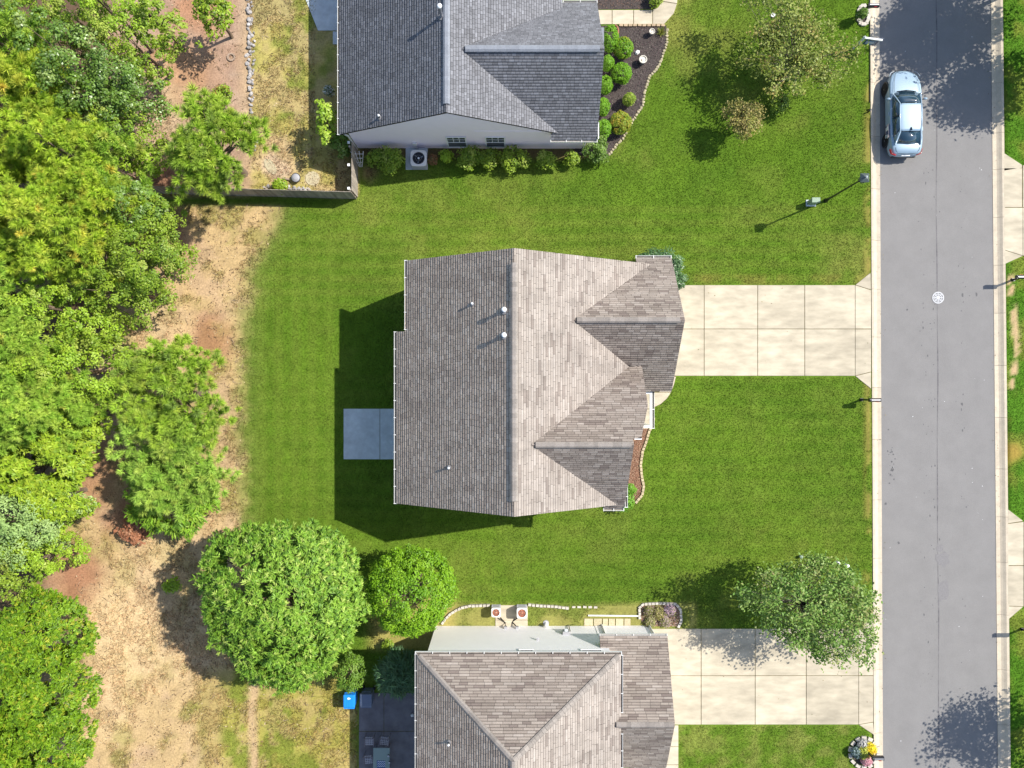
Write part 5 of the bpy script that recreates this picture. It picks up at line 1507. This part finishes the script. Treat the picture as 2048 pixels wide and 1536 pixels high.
MB().lathe([(.31, 4.71), (.31, 4.74), (.12, 4.86), (0, 4.88)], 4).obj('cap', M['lamp_g'], lp).rotation_euler = (0, 0, math.pi / 4 * 0)
MB().lathe([(0, 4.88), (.045, 4.91), (.05, 4.95), (.02, 5.0), (0, 5.0)], 10).obj('finial', M['lampglass'], lp)

x, y, _ = P(1632, 400, .75)
ub = empty('utility_box', (x, y, 0), 'small green utility pedestal on the lawn beside the lamp post shadow', 'utility box')
bevel(MB().box((0, 0, .36), (.42, .24, .72)).obj('cabinet', M['green_box'], ub), .02, 2)
bevel(MB().box((0, 0, .75), (.46, .28, .07)).obj('lid', M['green_box'], ub), .02, 2)
MB().box((0, 0, .02), (.55, .36, .06)).obj('base', M['patio'], ub)

x, y = G(1878, 595)
mh = empty('manhole_cover', (x, y, -.095), 'pale round manhole cover with spoke pattern in the road', 'manhole cover')
MB().lathe([(.33, -.02), (.33, .006), (0, .006)], 28).obj('plate', M['manhole_d'], mh)
mb = MB().lathe([(.33, 0), (.33, .016), (.27, .016), (.27, 0)], 28).lathe([(.08, 0), (.08, .015), (0, .015)], 14)
mb.obj('rim', M['manhole'], mh)
for k in range(8):
    t = 2 * math.pi * k / 8
    MB().box((.17 * math.cos(t), .17 * math.sin(t), .009), (.22, .055, .014), t).obj('spoke', M['manhole'], mh)
    t += math.pi / 8
    MB().box((.20 * math.cos(t), .20 * math.sin(t), .009), (.05, .07, .014), t).obj('stud', M['manhole'], mh)

def pipe_cap(px, py, r, h, m, label, name='cleanout_pipe', cat='pipe', group=None):
    x, y, _ = P(px, py, h)
    e = empty(name, (x, y, 0), label, cat, group)
    MB().tube([(0, 0, -.05), (0, 0, h)], r * .8, 10).obj('pipe', m, e)
    MB().lathe([(r, h - .04), (r, h + .02), (r * .4, h + .03), (r * .35, h + .06), (0, h + .06)], 12).obj('cap', m, e)
pipe_cap(1696, 1132, .085, .30, M['pvc'], 'white cleanout pipe nearer the curb, above the leaning street tree')
pipe_cap(1678, 1126, .085, .30, M['pvc'], 'white cleanout pipe second from the curb, above the leaning street tree')
pipe_cap(1603, 1114, .09, .22, M['green_box'], 'grey-green valve cap on the lawn left of the white cleanouts')
pipe_cap(1546, 30, .12, .06, M['pvc'], 'flat white cap in the lawn under the top of the olive street tree')
pipe_cap(1740, 221, .05, .25, M['black'], 'thin black stake at the curb beside the car shadow', 'stake', 'stake')

# ================================================================== BINS AND PATIO FURNITURE BEHIND THE LOWER HOUSE
def bin_(px, py, label, m, logo):
    h = 1.08
    x, y, _ = P(px, py, h)
    r = empty('wheeled_bin', (x, y, .03), label, 'bin', 'wheeled bins on the patio edge')
    o = MB().box((0, 0, .50), (.54, .62, .96), 0, None, 1.12).obj('body', m, r); bevel(o, .05, 3)
    V = []; 
    o = bevel(MB().box((0, .0, 1.03), (.66, .74, .08), 0, None, .9).obj('lid', m, r), .06, 4)
    MB().tube([(-.24, .40, 1.0), (-.24, .44, .98), (.24, .44, .98), (.24, .40, 1.0)], .018, 6).obj('handle', m, r)
    MB().box((0, -.385, 1.0), (.58, .05, .05)).obj('lid_lip', m, r)
    for k in (-.12, 0, .12): MB().box((k, -.05, 1.072), (.02, .5, .012)).obj('lid_rib', m, r)
    for sg in (-1, 1):
        w = MB().lathe([(0, -.04), (.13, -.04), (.13, .04), (0, .04)], 14).obj('wheel', M['tyre'], r); w.rotation_euler = (0, math.pi / 2, 0); w.location = (sg * .30, .34, .13)
    if logo:
        mb = MB()
        for k in range(3):
            t = math.pi / 2 + k * 2 * math.pi / 3
            c, s_ = math.cos(t), math.sin(t)
            q = [(-.055, .02), (.03, .02), (.03, -.01), (.075, .045), (.03, .10), (.03, .07), (-.055, .07)]
            pts = [(q_[0] * -s_ + (q_[1] + .01) * c, (q_[0] * c + (q_[1] + .01) * s_) * .62 + .17) for q_ in q]
            n0 = len(mb.V); mb.add([(a, b, 1.083) for a, b in pts], [tuple(range(7))])
        mb.obj('recycling_mark', M['whitep'], r)
    return r
bin_(698, 1403, 'blue wheeled recycling bin with white recycling arrows on the lid', M['binblue'], True)
bin_(732, 1401, 'dark grey wheeled bin in the shade right of the blue bin', M['bingrey'], False)

def chair(px, py, rz, label):
    x, y, _ = P(px, py, .5)
    r = empty('patio_chair', (x, y, .035), label, 'chair', 'patio chairs round the table', rz)
    for sx_ in (-.25, .25):
        MB().tube([(sx_, -.26, 0), (sx_, -.25, .62), (sx_, .05, .64), (sx_, .22, .62)], .018, 6).obj('arm_frame', M['chairm'], r)
        MB().tube([(sx_, .24, 0), (sx_, .22, .42), (sx_ * .95, .33, .95)], .018, 6).obj('back_leg', M['chairm'], r)
    MB().tube([(-.25, -.25, .42), (.25, -.25, .42), (.25, .22, .42), (-.25, .22, .42), (-.25, -.25, .42)], .016, 6).obj('seat_frame', M['chairm'], r)
    MB().tube([(-.24, .33, .95), (.24, .33, .95)], .018, 6).obj('back_rail', M['chairm'], r)
    for k in range(5):
        t = -.19 + k * .095
        MB().box((t, -.015, .432), (.03, .46, .008)).obj('seat_strap', M['strap'], r)
        MB().box((0, -.20 + k * .095, .442), (.48, .03, .008)).obj('seat_strap', M['strap'], r)
        MB().box((t, .275, .69), (.03, .008, .50), 0, Matrix.Rotation(-.2, 3, 'X')).obj('back_strap', M['strap'], r)
    return r
chair(739, 1482, 0, 'lattice patio chair at the upper left corner of the glass table')
chair(769, 1482, -.12, 'lattice patio chair above the glass table, the right one')
chair(738, 1519, math.pi / 2 * .06, 'lattice patio chair left of the glass table at the bottom edge')
x, y, _ = P(763, 1522, .74)
tb = empty('patio_table', (x, y, .035), 'frosted glass patio table in the shade at the bottom edge', 'table')
bevel(MB().box((0, 0, .72), (.90, 1.45, .025)).obj('tabletop', M['tglass'], tb), .01, 2)
MB().box((0, 0, .695), (.84, 1.39, .03)).obj('table_frame', M['chairm'], tb)
for sx_ in (-.36, .36):
    for sy_ in (-.62, .62): MB().tube([(sx_, sy_, 0), (sx_, sy_, .69)], .022, 6).obj('leg', M['chairm'], tb)
x, y, _ = P(762, 1529, .8)
rn = empty('table_runner', (x, y, .772), 'blue and white zigzag cloth lying on the glass table', 'cloth')
MB().box((0, 0, 0), (.46, .40, .01)).obj('cloth', M['cloth_b'], rn)
for k in range(3):
    mb = MB()
    for j in range(4):
        xx = -.20 + j * .11
        mb.add([(xx, -.15 + k * .12, .007), (xx + .055, -.09 + k * .12, .007), (xx + .055, -.05 + k * .12, .007), (xx, -.11 + k * .12, .007)], [(0, 1, 2, 3)])
        mb.add([(xx + .055, -.09 + k * .12, .007), (xx + .11, -.15 + k * .12, .007), (xx + .11, -.11 + k * .12, .007), (xx + .055, -.05 + k * .12, .007)], [(0, 1, 2, 3)])
    mb.obj('zigzag_stripe', M['cloth_w'], rn)
for px, py, lb in ((777, 1511, 'small dark jar with a pale rim on the glass table, the upper one'), (779, 1524, 'small dark jar with a pale rim on the glass table, the lower one')):
    x, y, _ = P(px, py, .8); e = empty('jar', (x, y, .77), lb, 'jar', 'jars on the patio table')
    MB().lathe([(.045, 0), (.055, .05), (.045, .10), (.0, .09)], 10).obj('jar_body', M['black'], e)
    MB().lathe([(.048, .10), (.052, .115), (.03, .115)], 10).obj('jar_rim', M['strap'], e)
x, y, _ = P(825, 1429, .03)
e = empty('white_ball', (x, y, .035), 'small white ball on the dark patio by the gutter', 'ball')
MB().lathe([(0, 0), (.07, .03), (.095, .09), (.07, .16), (0, .19)], 12).obj('ball', M['pvc'], e, smooth=True)

# ================================================================== GARDEN EDGINGS, ROCKS AND SMALL GARDEN THINGS
def row_of(name, label, cat, pts, step, dims, m, child, jit=.02, zoff=0.0, scal=.15, rough=False, tilt=.0):
    """a curved row of stones or bricks, each a child object"""
    W_ = [Vector(G(*p)) for p in pts]
    root = empty(name, (W_[0].x, W_[0].y, 0), label, cat)
    if rough:
        V = []; 
        me = MB().lathe([(.30, -.5), (.5, -.2), (.46, .25), (.25, .48), (0, .5)], 7).mesh(child)
        for v in me.vertices: v.co *= random.uniform(.82, 1.15)
        for v in me.vertices: v.co = Vector((v.co.x * dims[0], v.co.y * dims[1], v.co.z * dims[2] + dims[2] * .3))
    else:
        me = MB().box((0, 0, dims[2] / 2), dims, 0, None, .9).mesh(child)
    me.materials.append(m)
    L = [0]
    for a, b in zip(W_, W_[1:]): L.append(L[-1] + (b - a).length)
    n = max(1, int(L[-1] / step))
    for i in range(n):
        s = (i + .5) * L[-1] / n
        k = max(j for j in range(len(L) - 1) if L[j] <= s)
        f = (s - L[k]) / (L[k + 1] - L[k]); q = W_[k].lerp(W_[k + 1], f); d = W_[k + 1] - W_[k]
        o = link(child, me, None, root)
        o.location = (q.x - root.location.x + random.uniform(-jit, jit), q.y - root.location.y + random.uniform(-jit, jit), zoff + random.uniform(-.01, .01))
        o.rotation_euler = (random.uniform(-tilt, tilt), random.uniform(-tilt, tilt), math.atan2(d.y, d.x) + (random.uniform(0, 6.28) if rough else random.uniform(-.07, .07)))
        o.scale = tuple(random.uniform(1 - scal, 1 + scal) for _ in range(3))
    return root
row_of('stone_edging', 'curved row of rounded tan stones bordering the dark mulch bed', 'edging', [(1334, 58), (1333, 88), (1319, 130), (1298, 156), (1289, 185), (1285, 210), (1269, 236), (1246, 276), (1216, 311)], .165, (.19, .17, .13), M['stone'], 'stone', rough=True)
row_of('brick_edging', 'straight row of scalloped bricks along the pale front walk', 'edging', [(1237, 52), (1330, 52)], .235, (.225, .13, .12), M['brickpink'], 'brick', .005, scal=.03)
row_of('brick_edging', 'curved brown brick edging round the red mulch bed', 'edging', [(1302, 822), (1307, 836), (1305, 850), (1298, 862), (1293, 880), (1285, 902), (1281, 930), (1283, 950), (1287, 972), (1284, 990), (1270, 1006)], .19, (.18, .14, .12), M['brick'], 'brick', .006, scal=.05)
row_of('block_edging', 'pale block edging curving from the round tree to the rusty condensers', 'edging', [(884, 1248), (892, 1235), (905, 1224), (922, 1215), (940, 1211), (980, 1210)], .20, (.185, .14, .16), M['blockw'], 'block', .008, scal=.06)
row_of('block_edging', 'pale block edging right of the rusty condensers, half sunk in grass', 'edging', [(1056, 1209), (1080, 1211), (1112, 1213), (1138, 1216)], .20, (.185, .14, .12), M['blockw'], 'block', .008, scal=.06)
row_of('block_edging', 'overgrown last blocks of edging in the grass, nearest the flower bed', 'edging', [(1142, 1214), (1196, 1214)], .30, (.2, .12, .06), M['blockw'], 'block', .012, scal=.12)
row_of('block_edging', 'block edging round three sides of the pink flower bed', 'edging', [(1279, 1238), (1278, 1214), (1286, 1208), (1322, 1206), (1352, 1208), (1361, 1220), (1362, 1240), (1356, 1255)], .20, (.185, .14, .12), M['blockw'], 'block', .01, scal=.06)
row_of('rock_row', 'long row of loose grey rocks between brown mulch and dry grass', 'rocks', [(497, -10), (500, 40), (502, 90), (497, 110), (501, 150), (503, 190), (500, 228)], .19, (.28, .20, .16), M['rock'], 'rock', .10, rough=True, scal=.35, tilt=.3)
row_of('rock_row', 'second line of smaller pale rocks beside the long grey row', 'rocks', [(503, 0), (507, 60), (506, 120), (508, 200)], .26, (.17, .15, .10), M['rock'], 'rock', .12, rough=True, scal=.4, tilt=.3)
row_of('rock_row', 'pile of grey rocks lying along the fence near its corner', 'rocks', [(535, 372), (570, 374), (600, 377), (625, 381)], .12, (.22, .18, .13), M['rock'], 'rock', .12, rough=True, scal=.4, tilt=.3)
row_of('rock_row', 'few rocks at the foot of the lone pine', 'rocks', [(505, 262), (510, 285), (514, 300)], .17, (.22, .18, .13), M['rock'], 'rock', .10, rough=True, scal=.4, tilt=.3)
# pavers by the white wall
q = empty('paver_path', (*G(1168, 1244), 0), 'row of tan pavers in the grass along the white wall', 'pavers')
for i, (x0, x1) in enumerate(((1168, 1186), (1187, 1204), (1205, 1216), (1217, 1230), (1231, 1247), (1248, 1261))):
    (ax, ay), (bx, by) = G(x0, 1251), G(x1, 1237)
    o = bevel(MB().box((0, 0, .02), (bx - ax - .02, by - ay, .06)).obj('paver', M['tan_paver'], q), .008, 1)
    o.location = ((ax + bx) / 2 - q.location.x, (ay + by) / 2 - q.location.y, random.uniform(-.005, .008)); o.rotation_euler = (0, 0, random.uniform(-.02, .02))
(ax, ay), (bx, by) = G(1176, 1230.5), G(1278, 1231.5)
setprops(MB().tube([(ax, ay, .05), (bx, by, .05)], .045, 8).obj('white_pipe', M['pvc']), 'long white pipe lying in the grass next to the tan pavers', 'pipe')
def post_at(px, py, h, s, m, name, label, cat):
    x, y, _ = P(px, py, h)
    e = empty(name, (x, y, 0), label, cat)
    return e
# hose pot / garden figure by the wall
x, y = G(1092, 1246)
e = empty('garden_ornament', (x, y, 0), 'white garden ornament with a dark base by the white wall', 'ornament')
MB().lathe([(.12, 0), (.10, .05), (.06, .12), (.09, .28), (.12, .40), (.06, .48), (0, .50)], 12).obj('figure', M['pvc'], e, smooth=True)
MB().lathe([(.17, 0), (.17, .04), (0, .04)], 12).obj('base', M['ac_side'], e)
# bed ornaments of the upper house
def pot(px, py, r, h, label):
    x, y, _ = P(px, py, h)
    e = empty('plant_pot', (x, y, .03), label, 'plant pot', 'pale pots in the dark mulch bed')
    MB().lathe([(r * .72, 0), (r * .95, h * .8), (r * .98, h), (r * .82, h), (r * .8, h - .06)], 18).obj('pot_body', M['potdark'], e, smooth=False)
    MB().lathe([(r * 1.0, h - .05), (r * 1.06, h), (r * 1.0, h + .03), (r * .84, h + .03), (r * .82, h - .02)], 18).obj('rim', M['pot'], e)
    MB().lathe([(r * .84, h - .05), (0, h - .03)], 14).obj('soil', M['soil'], e)
    for k in range(4):
        t = random.uniform(0, 6.28); q = r * .4
        MB().lathe([(0, -.02), (r * .2, 0), (r * .16, r * .14), (0, r * .2)], 7, (q * math.cos(t), q * math.sin(t), h - .03)).obj('pebble', M['pot'] if k % 2 else M['soil'], e)
pot(1304, 63, .155, .36, 'smaller pale-rimmed pot beside the spiky grass plant')
pot(1286, 119, .215, .42, 'larger pale-rimmed pot next to the white rock')
x, y = G(1274, 106)
e = empty('white_rock', (x, y, .03), 'white angular rock on the dark mulch beside the larger pot', 'rock')
o = MB().lathe([(.13, -.03), (.17, .05), (.10, .14), (0, .16)], 6).obj('rock', M['whiterock'], e); o.scale = (1.0, .75, 1); o.rotation_euler = (0, 0, .6)
# spiky grass
n = 150
t = rng.uniform(0, 6.28, n); L_ = rng.uniform(.22, .42, n); el = rng.uniform(.3, 1.2, n)
d = np.stack([np.cos(t) * np.cos(el), np.sin(t) * np.cos(el), np.sin(el)], 1)
x, y = G(1322, 66)
e = empty('spiky_plant', (x, y, .03), 'spiky olive grass plant at the corner of the dark mulch bed', 'plant')
sd = unit(np.cross(d, np.array([0, 0, 1.0]))) * .018
V = np.stack([-sd, sd, d * L_[:, None]], 1).reshape(-1, 3)
cl, _ = pick_cols([(.26, .28, .05, 3), (.14, .19, .03, 2), (.40, .34, .10, 1)], n)
link('blades', npmesh('blades', V, np.arange(3 * n).reshape(n, 3), cl), M['leaf'], e)
# curved terracotta hoop edging
pts = [(*G(1229 + 7 * math.sin(a), 64 - 12 * math.cos(a)), .12) for a in np.linspace(.1, 2.6, 8)]
setprops(MB().tube(pts, .05, 6).obj('hoop_edging', M['terra']), 'curved dark reddish edging strip round the tall oval clipped shrub', 'edging')
# red ring and fire bowl in the neighbour yard
x, y = G(463, 115)
rg = empty('stone_ring', (x, y, 0), 'small brown ring of stones on the brown mulch', 'stone ring')
me = MB().box((0, 0, .04), (.10, .12, .09), 0, None, .85).mesh('stone'); me.materials.append(M['oldwood'])
for k in range(11):
    t = 2 * math.pi * k / 11
    o = link('stone', me, None, rg); o.location = (.185 * math.cos(t), .185 * math.sin(t), 0); o.rotation_euler = (0, 0, t)
x, y, _ = P(591, 355, .3)
e = empty('fire_bowl', (x, y, 0), 'dark round fire bowl on the dry ground near the fence', 'fire bowl')
MB().lathe([(.12, 0), (.22, .08), (.25, .26), (.22, .28), (.12, .34), (0, .36)], 16).obj('bowl', M['ac_side'], e)
MB().lathe([(.262, .25), (.262, .275), (.23, .275)], 16).obj('rim', M['black'], e)
(ax, ay), (bx, by) = G(566, 357), G(580, 360)
setprops(MB().tube([(ax, ay, .05), (bx, by, .08)], .06, 8).obj('log', M['oldwood']), 'short brown log lying left of the fire bowl', 'log')
for px, py, r_, lb in ((541, 333, .36, 'long flat tan stepping stone in the dry grass above the fence'), (625, 357, .42, 'round pale sandy stepping stone near the fence corner')):
    x, y = G(px, py); e = empty('stepping_stone', (x, y, 0), lb, 'stepping stone')
    o = MB().lathe([(r_, -.02), (r_ * .95, .035), (0, .04)], 9).obj('slab', M['tan_paver'], e)
    if px < 600: o.scale = (.75, 1.5, 1); o.rotation_euler = (0, 0, .6)
# white trellis leaning on the fence
x, y = G(722, 325)
e = empty('garden_trellis', (x, y, 0), 'white fan-shaped garden trellis leaning beside the fence', 'trellis')
for k in range(4):
    a = (k - 1.5) * .14
    MB().tube([(.05 * (k - 1.5), -.25, .02), (.05 * (k - 1.5) + math.sin(a) * 1.3, .28, 1.15)], .016, 5).obj('slat', M['trim'], e)
for z in (.35, .65, .95):
    f = (z - .02) / 1.13; w_ = .08 + .26 * f
    MB().tube([(-w_, -.25 + .53 * f, z + .02), (w_, -.25 + .53 * f, z + .02)], .014, 5).obj('crossbar', M['trim'], e)
# flower bed plants by the lower driveway
for i, (px, py, r_, cl, lb) in enumerate(((1296, 1222, 12, [(.48, .30, .36, 1), (.2, .2, .06, 2)], 'pinkish flowers at the upper left of the block-edged bed'), (1318, 1226, 15, [(.30, .28, .08, 2), (.45, .36, .22, 1)], 'olive plants in the middle of the block-edged bed'),
        (1340, 1222, 13, [(.55, .38, .46, 2), (.25, .24, .09, 1)], 'lilac flowers at the right of the block-edged bed'), (1330, 1242, 13, [(.42, .31, .30, 1), (.24, .25, .07, 2)], 'mixed dry flowers at the lower right of the block-edged bed'), (1300, 1242, 11, [(.22, .27, .05, 1), (.40, .33, .2, 1)], 'green weeds at the lower left of the block-edged bed'))):
    T(px, py, r_, .18, 'broad', cl, lb, cat='flowers', name='flower_clump', leaf=.08, rz=.18, dens=.55, nlimb=3, fill=(.1, 1))
small_plant(1296, 1531, 7, .3, [(.75, .08, .20, 3), (.8, .35, .42, 1)], 'pink and red flowers under the lower house gutter at the bottom edge')
small_plant(1280, 1532, 7, .3, [(.38, .25, .2, 2), (.5, .32, .3, 1)], 'faded brownish flowers left of the pink ones at the bottom edge')
small_plant(1312, 1533, 6, .3, [(.25, .16, .13, 2), (.14, .12, .05, 1)], 'dark withered plant right of the pink flowers at the bottom edge')
bed('flower_bed', [(1262, 1526), (1330, 1526), (1330, 1560), (1262, 1560)], M['mulch_red'], 300, [(.3, .2, .15), (.2, .12, .09)])
